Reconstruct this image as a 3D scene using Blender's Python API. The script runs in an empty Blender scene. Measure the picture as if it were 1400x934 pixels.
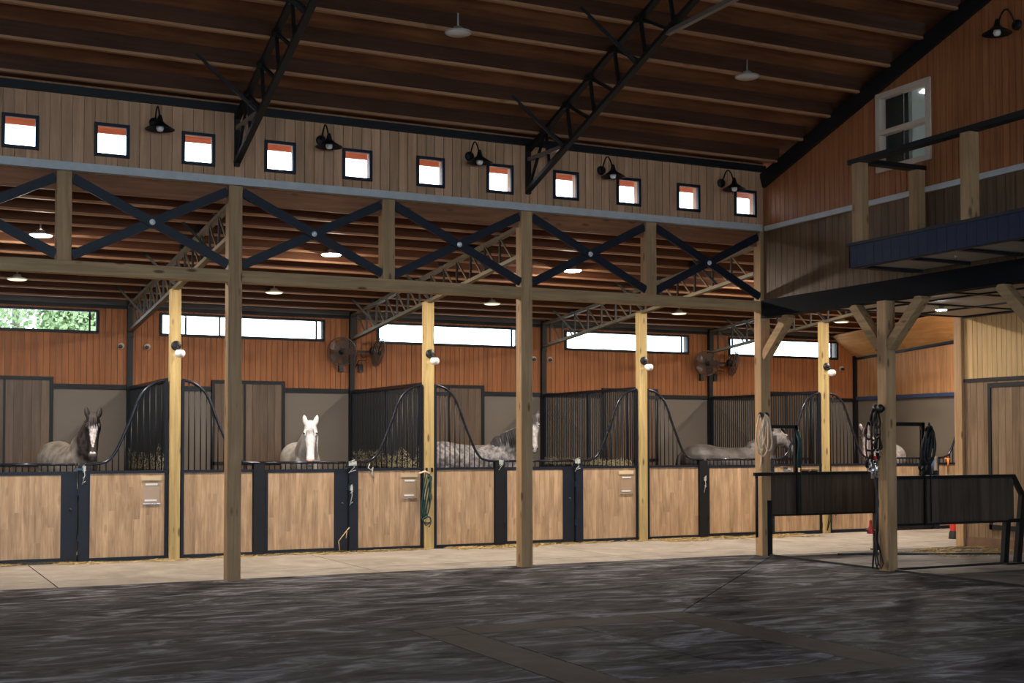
import bpy, bmesh, math, random
from mathutils import Vector, Matrix
from mathutils import noise as mnoise
R = math.radians
rnd = random.Random(7)
scene = bpy.context.scene
col = scene.collection

# ---------------------------------------------------------------- camera
F_PX = 1777.6
yaw, pitch, roll = R(26.34), R(1.828), R(-0.074)
camd = bpy.data.cameras.new('camera'); cam = bpy.data.objects.new('camera', camd); col.objects.link(cam)
camd.sensor_width = 36.0; camd.lens = F_PX / 1400 * 36.0; camd.shift_y = 84 / 1400
camd.clip_start = 0.05; camd.clip_end = 400
fwd = Vector((math.sin(yaw)*math.cos(pitch), math.cos(yaw)*math.cos(pitch), math.sin(pitch)))
r0 = Vector((math.cos(yaw), -math.sin(yaw), 0)); u0 = r0.cross(fwd)
rt = math.cos(roll)*r0 + math.sin(roll)*u0; up = -math.sin(roll)*r0 + math.cos(roll)*u0
M = Matrix.Identity(4)
for i in range(3):
    M[i][0] = rt[i]; M[i][1] = up[i]; M[i][2] = -fwd[i]
M[2][3] = 1.658
cam.matrix_world = M
scene.camera = cam

# ---------------------------------------------------------------- light and exposure
WORLD_STRENGTH = 9.0
LAMP_STRENGTH = 1050.0
STALL_LAMP_STRENGTH = 1.2
scene.view_settings.view_transform = 'Standard'
scene.view_settings.look = 'None'
scene.view_settings.gamma = 1.0
scene.view_settings.use_curve_mapping = False
scene.view_settings.exposure = 0.0
world = bpy.data.worlds.new('sky'); scene.world = world; world.use_nodes = True
wn = world.node_tree; wn.nodes.clear()
wo = wn.nodes.new('ShaderNodeOutputWorld'); wb = wn.nodes.new('ShaderNodeBackground')
wb.inputs['Color'].default_value = (0.66, 0.82, 1.0, 1); wb.inputs['Strength'].default_value = WORLD_STRENGTH
wn.links.new(wb.outputs[0], wo.inputs[0])

# ---------------------------------------------------------------- helpers
YS, YM, YQ, YB = 19.18, 15.78, 13.13, 22.90
SL = 0.335                      # slope of the main roof
SS = 0.0875                     # slope of the lower roof over the stalls
def zmain(y): return 5.70 + SL * (15.6 - y)           # underside of main purlins
def zshed(y): return 4.06 + SS * (22.85 - y)          # underside of stall-roof purlins

def setp(o, label=None, cat=None, group=None, kind=None):
    if label: o['label'] = label
    if cat: o['category'] = cat
    if group: o['group'] = group
    if kind: o['kind'] = kind
    return o
def wloc(o):
    v = Vector((0, 0, 0))
    while o is not None:
        v += Vector(o.location); o = o.parent
    return v
def thing(name, label, cat, loc=(0, 0, 0), group=None, rot=(0, 0, 0)):
    o = bpy.data.objects.new(name, None); o.empty_display_size = 0.1
    col.objects.link(o); o.location = loc; o.rotation_euler = rot
    return setp(o, label, cat, group)

class MB:
    def __init__(s): s.v = []; s.f = []; s.sm = []
    def add(s, vs, fs, smooth=False):
        n = len(s.v); s.v += [tuple(v) for v in vs]
        for f in fs: s.f.append([i + n for i in f]); s.sm.append(smooth)
        return s
    def box(s, x0, x1, y0, y1, z0, z1):
        vs = [(x0,y0,z0),(x1,y0,z0),(x1,y1,z0),(x0,y1,z0),(x0,y0,z1),(x1,y0,z1),(x1,y1,z1),(x0,y1,z1)]
        return s.add(vs, [(0,3,2,1),(4,5,6,7),(0,1,5,4),(1,2,6,5),(2,3,7,6),(3,0,4,7)])
    def prism(s, poly, a0, a1, ax):
        # poly in the two other axes, extruded along ax
        def mk(p, a):
            return (a, p[0], p[1]) if ax == 0 else ((p[0], a, p[1]) if ax == 1 else (p[0], p[1], a))
        n = len(poly); vs = [mk(p, a0) for p in poly] + [mk(p, a1) for p in poly]
        fs = [tuple(range(n)), tuple(reversed(range(n, 2*n)))] + [(i, n+i, n+(i+1) % n, (i+1) % n) for i in range(n)]
        return s.add(vs, fs)
    def bar(s, a, b, w, h=None, upv=(0, 0, 1)):
        a = Vector(a); b = Vector(b); h = h or w; d = (b-a).normalized(); u = Vector(upv)
        if abs(d.dot(u)) > 0.99: u = Vector((0, 1, 0))
        sx = d.cross(u).normalized(); uy = sx.cross(d)
        vs = []
        for p in (a, b):
            for i, j in ((-1,-1),(1,-1),(1,1),(-1,1)): vs.append(p + sx*i*w/2 + uy*j*h/2)
        return s.add(vs, [(0,3,2,1),(4,5,6,7),(0,1,5,4),(1,2,6,5),(2,3,7,6),(3,0,4,7)])
    def tube(s, pts, r, n=8, cap=True, closed=False):
        pts = [Vector(p) for p in pts]; m = len(pts)
        rs = r if isinstance(r, (list, tuple)) else [r]*m
        ref = None; vs = []
        for i, p in enumerate(pts):
            if closed: d = pts[(i+1) % m] - pts[i-1]
            else: d = pts[min(i+1, m-1)] - pts[max(i-1, 0)]
            d = d.normalized() if d.length > 1e-9 else Vector((0, 0, 1))
            if ref is None:
                ref = Vector((0, 0, 1)) if abs(d.z) < .9 else Vector((1, 0, 0))
            a = (ref - d*ref.dot(d)).normalized(); b = d.cross(a); ref = a
            for k in range(n):
                t = 2*math.pi*k/n; vs.append(p + (a*math.cos(t) + b*math.sin(t))*rs[i])
        fs = []
        for i in range(m if closed else m-1):
            j = (i+1) % m
            for k in range(n): fs.append((i*n+k, i*n+(k+1) % n, j*n+(k+1) % n, j*n+k))
        s.add(vs, fs, True)
        if cap and not closed:
            base = len(s.v) - len(vs)
            s.f.append([base+k for k in reversed(range(n))]); s.sm.append(False)
            s.f.append([base+(m-1)*n+k for k in range(n)]); s.sm.append(False)
        return s
    def lathe(s, prof, c=(0, 0, 0), n=20, axis=(0, 0, 1)):
        ax = Vector(axis).normalized(); t = Vector((1, 0, 0)) if abs(ax.x) < .9 else Vector((0, 1, 0))
        a = (t - ax*t.dot(ax)).normalized(); b = ax.cross(a); c = Vector(c); vs = []
        for r, z in prof:
            for k in range(n):
                q = 2*math.pi*k/n; vs.append(c + ax*z + (a*math.cos(q) + b*math.sin(q))*max(r, 1e-4))
        fs = [(i*n+k, i*n+(k+1) % n, (i+1)*n+(k+1) % n, (i+1)*n+k) for i in range(len(prof)-1) for k in range(n)]
        return s.add(vs, fs, True)
    def mesh(s, name, off=(0, 0, 0)):
        me = bpy.data.meshes.new(name); o = Vector(off)
        me.from_pydata([tuple(Vector(v)-o) for v in s.v], [], s.f)
        me.polygons.foreach_set('use_smooth', s.sm); me.update()
        bm = bmesh.new(); bm.from_mesh(me); bmesh.ops.recalc_face_normals(bm, faces=bm.faces); bm.to_mesh(me); bm.free()
        return me
    def build(s, name, mat, parent=None, local=False, origin=None):
        """verts in world coords unless local (then in the parent's frame)"""
        po = Vector((0, 0, 0)) if (local or parent is None) else wloc(parent)
        org = Vector(origin) if origin else (po if not local else Vector((0, 0, 0)))
        me = s.mesh(name, org)
        if mat: me.materials.append(mat)
        o = bpy.data.objects.new(name, me); col.objects.link(o)
        if parent is not None: o.parent = parent
        o.location = (org - po) if not local else org
        return o
BOXC = {}
def boxo(name, x0, x1, y0, y1, z0, z1, mat, parent=None):
    """a box object whose mesh data is shared between equal boxes; world coords"""
    c = Vector(((x0+x1)/2, (y0+y1)/2, (z0+z1)/2)); d = (round(x1-x0, 4), round(y1-y0, 4), round(z1-z0, 4))
    k = (d, mat.name)
    if k not in BOXC:
        m = MB(); m.box(-d[0]/2, d[0]/2, -d[1]/2, d[1]/2, -d[2]/2, d[2]/2); me = m.mesh(name)
        me.materials.append(mat); BOXC[k] = me
    o = bpy.data.objects.new(name, BOXC[k]); col.objects.link(o)
    if parent is not None: o.parent = parent; o.location = c - wloc(parent)
    else: o.location = c
    return o
def copy_tree(o, loc=None, parent=None):
    c = o.copy(); col.objects.link(c)
    if parent is not None: c.parent = parent
    if loc is not None: c.location = loc
    for ch in [x for x in TREE.get(o.name, [])]: copy_tree(ch, None, c)
    return c
TREE = {}
def index_tree():
    TREE.clear()
    for o in bpy.data.objects:
        if o.parent: TREE.setdefault(o.parent.name, []).append(o)

# ---------------------------------------------------------------- materials
def mat_new(name):
    m = bpy.data.materials.new(name); m.use_nodes = True; nt = m.node_tree
    return m, nt, nt.nodes['Principled BSDF']
def plain(name, c, rough=.5, metal=0., emit=None, es=0., var=.0, spec=.5, nscale=8.):
    m, nt, b = mat_new(name)
    b.inputs['Roughness'].default_value = rough; b.inputs['Metallic'].default_value = metal
    b.inputs['Specular IOR Level'].default_value = spec
    if var:
        tc = nt.nodes.new('ShaderNodeTexCoord'); n = nt.nodes.new('ShaderNodeTexNoise'); n.inputs['Scale'].default_value = nscale; n.inputs['Detail'].default_value = 6
        r = nt.nodes.new('ShaderNodeValToRGB'); nt.links.new(tc.outputs['Object'], n.inputs['Vector']); nt.links.new(n.outputs['Fac'], r.inputs[0])
        r.color_ramp.elements[0].position = .3; r.color_ramp.elements[1].position = .7
        r.color_ramp.elements[0].color = (*[x*(1-var) for x in c], 1); r.color_ramp.elements[1].color = (*[min(1, x*(1+var)) for x in c], 1)
        nt.links.new(r.outputs[0], b.inputs['Base Color'])
        mr = nt.nodes.new('ShaderNodeMapRange'); mr.inputs['To Min'].default_value = max(0, rough-.1); mr.inputs['To Max'].default_value = min(1, rough+.12)
        nt.links.new(n.outputs['Fac'], mr.inputs[0]); nt.links.new(mr.outputs[0], b.inputs['Roughness'])
    else: b.inputs['Base Color'].default_value = (*c, 1)
    if emit:
        b.inputs['Emission Color'].default_value = (*emit, 1); b.inputs['Emission Strength'].default_value = es
    return m
def wood(name, c1, c2, axis=2, rough=.6, grain=14., stretch=.06, island=False, vary=.25, knots=0., knotc=None, bump=.15, spec=.3, blot=.0):
    m, nt, b = mat_new(name); N = nt.nodes.new; L = nt.links.new
    tc = N('ShaderNodeTexCoord'); oi = N('ShaderNodeObjectInfo')
    if island:
        g = N('ShaderNodeNewGeometry'); rout = g.outputs['Random Per Island']
    else: rout = oi.outputs['Random']
    mul = N('ShaderNodeMath'); mul.operation = 'MULTIPLY'; mul.inputs[1].default_value = 37.0; L(rout, mul.inputs[0])
    add = N('ShaderNodeVectorMath'); add.operation = 'ADD'; L(tc.outputs['Object'], add.inputs[0]); L(mul.outputs[0], add.inputs[1])
    mp = N('ShaderNodeMapping'); sc = [grain]*3; sc[axis] = grain*stretch; mp.inputs['Scale'].default_value = sc; L(add.outputs[0], mp.inputs[0])
    n = N('ShaderNodeTexNoise'); n.inputs['Scale'].default_value = 1.; n.inputs['Detail'].default_value = 8; n.inputs['Roughness'].default_value = .62; n.inputs['Distortion'].default_value = .6
    L(mp.outputs[0], n.inputs['Vector'])
    r = N('ShaderNodeValToRGB'); L(n.outputs['Fac'], r.inputs[0]); r.color_ramp.elements[0].position = .3; r.color_ramp.elements[1].position = .68
    r.color_ramp.elements[0].color = (*c1, 1); r.color_ramp.elements[1].color = (*c2, 1)
    hs = N('ShaderNodeHueSaturation'); L(r.outputs[0], hs.inputs['Color'])
    mr = N('ShaderNodeMapRange'); mr.inputs['To Min'].default_value = 1-vary; mr.inputs['To Max'].default_value = 1+vary; L(rout, mr.inputs[0]); L(mr.outputs[0], hs.inputs['Value'])
    out = hs.outputs[0]
    if blot:
        nb = N('ShaderNodeTexNoise'); nb.inputs['Scale'].default_value = 1.3; nb.inputs['Detail'].default_value = 3; L(add.outputs[0], nb.inputs['Vector'])
        rb = N('ShaderNodeMapRange'); rb.inputs['From Min'].default_value = .35; rb.inputs['From Max'].default_value = .65; rb.inputs['To Min'].default_value = 1-blot; rb.inputs['To Max'].default_value = 1+blot*.4
        L(nb.outputs['Fac'], rb.inputs[0]); vm = N('ShaderNodeVectorMath'); vm.operation = 'SCALE'; L(out, vm.inputs[0]); L(rb.outputs[0], vm.inputs['Scale']); out = vm.outputs[0]
    if knots:
        mk = N('ShaderNodeMapping'); ks = [1/.13]*3; ks[axis] = 1/.42; mk.inputs['Scale'].default_value = ks; L(add.outputs[0], mk.inputs[0])
        v = N('ShaderNodeTexVoronoi'); v.inputs['Scale'].default_value = 1.; L(mk.outputs[0], v.inputs['Vector'])
        kr = N('ShaderNodeMapRange'); kr.inputs['From Min'].default_value = .10; kr.inputs['From Max'].default_value = .20; kr.inputs['To Min'].default_value = knots; kr.inputs['To Max'].default_value = 0; L(v.outputs['Distance'], kr.inputs[0])
        mx = N('ShaderNodeMix'); mx.data_type = 'RGBA'; L(kr.outputs[0], mx.inputs['Factor']); L(out, mx.inputs['A']); mx.inputs['B'].default_value = (*(knotc or [x*.3 for x in c1]), 1); out = mx.outputs['Result']
    L(out, b.inputs['Base Color'])
    b.inputs['Roughness'].default_value = rough; b.inputs['Specular IOR Level'].default_value = spec
    bp = N('ShaderNodeBump'); bp.inputs['Strength'].default_value = bump; bp.inputs['Distance'].default_value = .004; L(n.outputs['Fac'], bp.inputs['Height']); L(bp.outputs[0], b.inputs['Normal'])
    return m
def concrete(name, c1, c2, c3, r0_, r1_, scale=1., drag=1., spec=.5):
    m, nt, b = mat_new(name); b.inputs['Specular IOR Level'].default_value = spec; N = nt.nodes.new; L = nt.links.new
    tc = N('ShaderNodeTexCoord'); mp = N('ShaderNodeMapping'); mp.inputs['Scale'].default_value = (1, drag, 1); L(tc.outputs['Object'], mp.inputs[0])
    n1 = N('ShaderNodeTexNoise'); n1.inputs['Scale'].default_value = 1.1*scale; n1.inputs['Detail'].default_value = 10; n1.inputs['Roughness'].default_value = .65; n1.inputs['Distortion'].default_value = 1.4; L(mp.outputs[0], n1.inputs['Vector'])
    n2 = N('ShaderNodeTexNoise'); n2.inputs['Scale'].default_value = 5.*scale; n2.inputs['Detail'].default_value = 10; n2.inputs['Roughness'].default_value = .7; L(mp.outputs[0], n2.inputs['Vector'])
    r = N('ShaderNodeValToRGB'); e = r.color_ramp.elements; e[0].position = .36; e[0].color = (*c1, 1); e[1].position = .52; e[1].color = (*c2, 1); x = e.new(.72); x.color = (*c3, 1); L(n1.outputs['Fac'], r.inputs[0])
    mr = N('ShaderNodeMapRange'); mr.inputs['From Min'].default_value = .3; mr.inputs['From Max'].default_value = .7; mr.inputs['To Min'].default_value = .7; mr.inputs['To Max'].default_value = 1.25; L(n2.outputs['Fac'], mr.inputs[0])
    vm = N('ShaderNodeVectorMath'); vm.operation = 'SCALE'; L(r.outputs[0], vm.inputs[0]); L(mr.outputs[0], vm.inputs['Scale']); L(vm.outputs[0], b.inputs['Base Color'])
    rr = N('ShaderNodeMapRange'); rr.inputs['From Min'].default_value = .35; rr.inputs['From Max'].default_value = .65; rr.inputs['To Min'].default_value = r0_; rr.inputs['To Max'].default_value = r1_; L(n2.outputs['Fac'], rr.inputs[0]); L(rr.outputs[0], b.inputs['Roughness'])
    bp = N('ShaderNodeBump'); bp.inputs['Strength'].default_value = .03; bp.inputs['Distance'].default_value = .003; L(n2.outputs['Fac'], bp.inputs['Height']); L(bp.outputs[0], b.inputs['Normal'])
    return m
def glass_mat(name, tint=(1, 1, 1)):
    m = bpy.data.materials.new(name); m.use_nodes = True; nt = m.node_tree; nt.nodes.clear(); N = nt.nodes.new
    o = N('ShaderNodeOutputMaterial'); t = N('ShaderNodeBsdfTransparent'); g = N('ShaderNodeBsdfGlossy'); x = N('ShaderNodeMixShader'); f = N('ShaderNodeLayerWeight'); pw = N('ShaderNodeMath'); pw.operation = 'POWER'; pw.inputs[1].default_value = 5; ma = N('ShaderNodeMath'); ma.operation = 'MULTIPLY_ADD'; ma.inputs[1].default_value = .8; ma.inputs[2].default_value = .04; nt.links.new(f.outputs['Facing'], pw.inputs[0]); nt.links.new(pw.outputs[0], ma.inputs[0])
    t.inputs[0].default_value = (*tint, 1); g.inputs['Roughness'].default_value = .02
    nt.links.new(ma.outputs[0], x.inputs[0]); nt.links.new(t.outputs[0], x.inputs[1]); nt.links.new(g.outputs[0], x.inputs[2]); nt.links.new(x.outputs[0], o.inputs[0])
    return m

M_PINE = wood('pine timber', (.30,.175,.085), (.49,.305,.155), axis=2, rough=.65, grain=16, knots=.8, knotc=(.09,.045,.018), vary=.10, blot=.12)
M_PINEX = wood('pine timber lengthwise', (.30,.18,.085), (.48,.31,.155), axis=0, rough=.65, grain=16, knots=.85, knotc=(.08,.04,.016), vary=.08, blot=.15)
M_PINEY = wood('pine timber across', (.30,.18,.085), (.48,.31,.155), axis=1, rough=.65, grain=16, knots=.7, knotc=(.08,.04,.016), vary=.08, blot=.15)
M_STALL = wood('tan stall board', (.34,.21,.12), (.59,.41,.255), axis=2, rough=.55, grain=17, stretch=.09, vary=.09, blot=.2, knots=.35, knotc=(.20,.115,.06))
M_CLER = wood('pine cladding board', (.44,.235,.125), (.64,.37,.215), axis=2, rough=.6, grain=18, vary=.14, blot=.12)
M_TG = wood('orange tongue and groove', (.27,.095,.032), (.43,.165,.062), axis=2, rough=.6, grain=20, island=True, vary=.10, bump=.1)
M_TGY = wood('yellow tongue and groove', (.44,.28,.115), (.64,.43,.20), axis=2, rough=.6, grain=20, island=True, vary=.06, bump=.1)
M_LAM = wood('brown wood panel', (.085,.046,.023), (.17,.102,.055), axis=2, rough=.5, grain=14, stretch=.07, vary=.16, blot=.15, spec=.2)
M_LAM2 = wood('tan brown wood panel', (.17,.11,.062), (.30,.20,.12), axis=2, rough=.5, grain=14, stretch=.07, vary=.12, blot=.15, spec=.2)
M_TG_LIT = wood('tongue and groove painted lit', (.34,.155,.06), (.52,.27,.12), axis=2, rough=.6, grain=20, island=True, vary=.10, bump=.1)  # paler copy of the orange boards, brighter lighting put into the colour
M_LAMD = wood('dark brown panel board', (.055,.040,.030), (.115,.083,.060), axis=2, rough=.7, grain=14, stretch=.07, vary=.15, spec=.12)
M_DOORW = wood('door board', (.10,.065,.045), (.20,.14,.095), axis=2, rough=.5, grain=14, stretch=.07, vary=.14)
M_PURL = wood('purlin timber', (.17,.062,.026), (.33,.135,.060), axis=0, rough=.65, grain=14, knots=.7, knotc=(.07,.02,.01), vary=.12, blot=.15)
M_DECK = wood('roof plywood', (.16,.055,.022), (.34,.125,.050), axis=0, rough=.7, grain=7, stretch=.12, vary=.08, blot=.3)
M_PLY = wood('orange plywood soffit', (.55,.25,.08), (.75,.40,.15), axis=1, rough=.6, grain=7, stretch=.2, vary=.04, blot=.12)
M_NAVY = plain('navy painted steel', (.007,.011,.021), .5, .0, var=.25, spec=.35)
M_BLACK = plain('black painted steel', (.007,.008,.010), .5, .0, var=.2, spec=.35)
M_TUBE = plain('worn black steel tube', (.035,.04,.055), .22, .7, var=.25)
M_CHORD = plain('olive grey steel angle', (.165,.135,.085), .5, .3, var=.25)
M_WEB = plain('dark steel web', (.035,.032,.028), .5, .3, var=.2)
M_FASC = plain('navy painted board', (.012,.022,.055), .55, spec=.25, var=.2)
M_BEAMB = plain('matt black beam', (.006,.007,.010), .75, spec=.12)
M_PURL_SHADE = wood('shaded purlin timber', (.045,.014,.006), (.09,.032,.013), axis=0, rough=.7, grain=14, knots=.7, knotc=(.05,.015,.01), vary=.12, blot=.15)  # shade on the main purlin faces is put into this dark colour
M_STALLPURL_SHADE = wood('shaded stall purlin', (.085,.030,.013), (.17,.065,.028), axis=0, rough=.7, grain=14, vary=.12, blot=.15)  # darkened the same way, painted shade for the stall purlin faces
M_LITEDGE = wood('purlin edge painted lit', (.32,.15,.07), (.47,.25,.13), axis=0, rough=.6, grain=14, knots=.4, vary=.1)  # pale colour paints the light caught along the purlins' bottom edges
M_PINEY2 = wood('yellow pine post', (.36,.25,.10), (.60,.45,.20), axis=2, rough=.65, grain=16, knots=.8, knotc=(.09,.045,.018), vary=.08, blot=.10)
M_TIEBAR = plain('steel tie painted lit', (.22,.19,.17), .35, .5)  # paler than the truss steel, light on the level bars painted in
M_TRUSS = plain('charcoal steel truss', (.008,.008,.009), .55, .0, var=.2, spec=.3)
M_TRIM = plain('pale grey metal trim', (.50,.50,.50), .45, .0, var=.08)
M_BEIGE = plain('beige wall panel', (.19,.158,.125), .6, .0, var=.05, nscale=2)
M_BLUETR = plain('blue grey metal trim', (.05,.075,.16), .4, .2, var=.1)
M_WHITE = plain('white enamel', (.75,.75,.74), .4)
M_CREAM = plain('cream painted frame', (.62,.50,.40), .5)
M_PANE = glass_mat('window glass')
M_BULB = plain('frosted bulb', (.85,.80,.76), .25)
M_CHROME = plain('bright zinc steel', (.65,.66,.68), .25, .9, var=.15)
M_CAGE = plain('brownish fan cage wire', (.16,.12,.10), .35, .6)
M_TAPE = plain('pale grey tape', (.40,.41,.39), .6, var=.2, nscale=30)
M_SOFF = plain('grey ceiling panel', (.42,.38,.32), .7, var=.06, nscale=2)
M_ARENA = concrete('arena concrete', (.014,.014,.018), (.080,.076,.080), (.34,.35,.40), .55, .9, 1.0, 2.6, spec=.04)  # pale bluish streaks are reflected daylight painted into the colour
M_TIE = concrete('tie stall concrete', (.10,.095,.088), (.155,.145,.135), (.22,.21,.20), .6, .9, 1.0, 1.4, spec=.1)
M_AISLE = concrete('aisle concrete', (.235,.205,.17), (.30,.265,.225), (.36,.325,.28), .6, .85, .7, spec=.25)
M_BORD = concrete('tan concrete border', (.080,.066,.056), (.10,.083,.070), (.125,.105,.09), .6, .8, 1.0, spec=.04)
M_JOINT = plain('dark joint', (.03,.025,.02), .9)
M_RUBB = plain('black rubber', (.015,.015,.016), .6, var=.2)
M_STRAW = plain('straw', (.50,.37,.16), .8, var=.35, nscale=60)
M_HAY = plain('dried hay', (.42,.38,.26), .85, var=.4, nscale=60)
M_BED = plain('bedding shavings', (.30,.22,.13), .9, var=.4, nscale=30)
M_ROPE = plain('tan rope', (.72,.58,.42), .8, var=.15, nscale=80)
M_GREEN = plain('green nylon rope', (.004,.045,.045), .6, var=.4, nscale=60)
M_LEATH = plain('black leather', (.012,.010,.010), .5, var=.3, nscale=40)
M_RED = plain('red plastic', (.60,.03,.02), .35)
M_ORANGE = plain('orange plastic', (.75,.22,.05), .5)
M_LAMPON = plain('lit lamp diffuser', (.9,.9,.9), .5, emit=(1.0, .87, .73), es=LAMP_STRENGTH)
M_LAMPDIM = plain('dim lamp diffuser', (.8,.75,.65), .5, emit=(1.0, .84, .62), es=STALL_LAMP_STRENGTH)
M_LAMPLOFT = plain('lit loft lamp diffuser', (.9,.9,.9), .5, emit=(.95, .95, 1.0), es=260.)
M_LAMPOFF = plain('unlit lamp diffuser', (.70,.66,.62), .35)
M_HOUSE = plain('lamp housing', (.50,.47,.42), .45, .3)
M_OFFICE = plain('office wall paint', (.66,.70,.68), .6)
M_SOFFW = wood('eave boards', (.55,.26,.18), (.72,.40,.30), 0, .7, vary=.05)
M_OFFDARK = plain('dark green office curtain', (.035,.045,.040), .6, var=.2)
M_PANEL = plain('office ceiling light', (.9,.9,.9), .5, emit=(.95, .98, 1.0), es=14.)
M_BOUNCE = plain('pale bounce ground', (.55,.53,.48), .9, var=.3, nscale=2)  # unseen ground made pale so it throws daylight up at the eaves
M_LEAF = plain('tree leaves', (.27,.36,.16), .7, var=.35, nscale=3)
M_BARK = plain('tree bark', (.12,.09,.06), .9, var=.3)
M_ROOFM = plain('roof metal', (.35,.36,.38), .5, .3)
M_EXT = plain('exterior white wall', (.75,.75,.72), .7)
M_SOCK = plain('black plastic', (.010,.010,.010), .4)

# ---------------------------------------------------------------- setting: ground and floor
g = MB().box(-40, 60, -30, 90, -.4, -.12).build('ground', M_BOUNCE); g['kind'] = 'structure'
fl = MB().box(-11, 20.2, -3.9, 23.1, -.12, -.015).build('floor', M_JOINT); fl['kind'] = 'structure'
def slab(poly, mat, z=0.):
    g_ = .008; cx = sum(p[0] for p in poly)/len(poly); cy = sum(p[1] for p in poly)/len(poly)
    # inset every edge by g_
    n = len(poly); area = sum(poly[i][0]*poly[(i+1) % n][1]-poly[(i+1) % n][0]*poly[i][1] for i in range(n))
    if area < 0: poly = poly[::-1]
    out = []
    for i in range(n):
        p0 = Vector(poly[i-1]); p1 = Vector(poly[i]); p2 = Vector(poly[(i+1) % n])
        d1 = (p1-p0).normalized(); d2 = (p2-p1).normalized(); n1 = Vector((-d1.y, d1.x)); n2 = Vector((-d2.y, d2.x))
        k = 1+n1.dot(n2); out.append(p1 + (n1+n2)*(g_/max(k, .2)))
    return MB().prism([(q.x, q.y) for q in out], -.03, z, 2).build('slab', mat, fl)
AX0, AX1, AY0, AY1 = 4.36, 7.26, 7.45, 10.86; BW = .44
for x in range(-10, 20, 4):
    x1 = min(x+4, 20)
    slab([(x, 16.70), (x1, 16.70), (x1, 19.12), (x, 19.12)], M_AISLE)
    slab([(x, 15.95), (x1, 15.95), (x1, 16.70), (x, 16.70)], M_AISLE)
dN = 15.95-AY1; dS = AY0+3.8
slab([(AX0, AY1), (AX1, AY1), (AX1+dN, 15.95), (AX0-dN, 15.95)], M_ARENA)
slab([(AX1, AY1), (AX1, AY0), (12.0, AY0-(12.0-AX1)), (12.0, 15.60)], M_ARENA)
slab([(AX0, AY1), (AX0-dN, 15.95), (-11, 15.95), (-11, AY0-dS), (AX0-dS, AY0-dS), (AX0, AY0)], M_ARENA)
slab([(AX0, AY0), (AX0-dS, AY0-dS), (12.0, -3.8), (12.0, AY0-(12.0-AX1)), (AX1, AY0)], M_ARENA)
for x0, x1, y0, y1 in ((12.03, 16, 13.2, 15.7), (12.03, 16, 9.6, 13.1), (16, 20, 15.7, 15.95), (12.03, 16, 15.73, 15.95), (12.03, 16, 2.0, 9.55)):
    slab([(x0, y0), (x1, y0), (x1, y1), (x0, y1)], M_TIE if y1 < 15.8 else M_AISLE)
slab([(AX0, AY1), (AX0, AY1-BW), (AX0+BW, AY1-BW), (AX0+BW, AY1)], M_BORD)
slab([(AX1, AY1), (AX1, AY1-BW), (AX1-BW, AY1-BW), (AX1-BW, AY1)], M_BORD)
slab([(AX0+BW, AY1), (AX1-BW, AY1), (AX1-BW, AY1-BW), (AX0+BW, AY1-BW)], M_BORD)
slab([(AX0, AY1-BW), (AX0+BW, AY1-BW), (AX0+BW, AY0), (AX0, AY0)], M_BORD)
slab([(AX1, AY1-BW), (AX1-BW, AY1-BW), (AX1-BW, AY0), (AX1, AY0)], M_BORD)
slab([(AX0+BW, AY0+BW), (AX1-BW, AY0+BW), (AX1-BW, AY0), (AX0+BW, AY0)], M_BORD)
cxm = (AX0+AX1)/2; cym = (AY0+AY1)/2
for x0, x1 in ((AX0+BW, cxm), (cxm, AX1-BW)):
    for y0, y1 in ((AY0+BW, cym), (cym, AY1-BW)): slab([(x0, y0), (x1, y0), (x1, y1), (x0, y1)], M_ARENA)
for k in range(5):
    o = MB().box(4*k+.03, 4*k+3.97, YS+.06, YB-.02, -.02, .07).build('stall_bedding', M_BED); o['kind'] = 'structure'

# ---------------------------------------------------------------- setting: walls
def grooved(mb, a0, a1, w, zlo, zhi, plane, depth, axis, holes=(), gap=.007):
    """vertical boards between a0..a1; zlo/zhi functions; holes = (a, b, z0, z1)"""
    n = int(round((a1-a0)/w)); w = (a1-a0)/n; res = []
    for i in range(n):
        s0 = a0+i*w+gap/2; s1 = a0+(i+1)*w-gap/2; mid = (s0+s1)/2; segs = [(zlo, zhi)]
        for (h0, h1, z0, z1) in holes:
            if h0 < mid < h1: segs = [(zlo, lambda a, z=z0: z), (lambda a, z=z1: z, zhi)]
        for lo, hi in segs:
            pts = [(s0, lo(s0)), (s1, lo(s1)), (s1, hi(s1)), (s0, hi(s0))]
            res.append(pts)
            if mb is not None:
                if axis == 0: mb.prism(pts, plane, plane+depth, 1)
                else: mb.prism(pts, plane, plane+depth, 0)
    return res

# clerestory wall over the main beam
CW = [(1.322 + 1.0135*i) for i in range(-12, 11)]       # left edges of the small square windows
HW, HZ0, HZ1 = .380, 5.05, 5.425
wc = MB()
xs = [-11.0]
for x in CW: xs += [x, x+HW]
xs.append(12.0)
for i in range(0, len(xs)-1):
    if i % 2 == 0: wc.box(xs[i], xs[i+1], YM-.06, YM+.08, 4.83, 5.92)
    else:
        wc.box(xs[i], xs[i+1], YM-.06, YM+.08, 4.83, HZ0); wc.box(xs[i], xs[i+1], YM-.06, YM+.08, HZ1, 5.92)
wcl = wc.build('wall_clerestory', M_CLER); wcl['kind'] = 'structure'
bw = 1.0135/8
for j, x in enumerate(CW):
    if x < -1.8: continue
    for q in range(8):
        b0 = x + q*bw + (HW-3*bw)/2*0; b1 = b0+bw
        if b1 > 12.0 or b0 > 11.93: continue
        segs = [(4.92, HZ0-.012), (HZ1+.012, 5.80)] if q < 3 else [(4.92, 5.80)]
        for z0, z1 in segs: boxo('board', b0+.004, b1-.004, YM-.082, YM-.06, z0, z1, M_CLER, wcl)
k = 0
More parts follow.
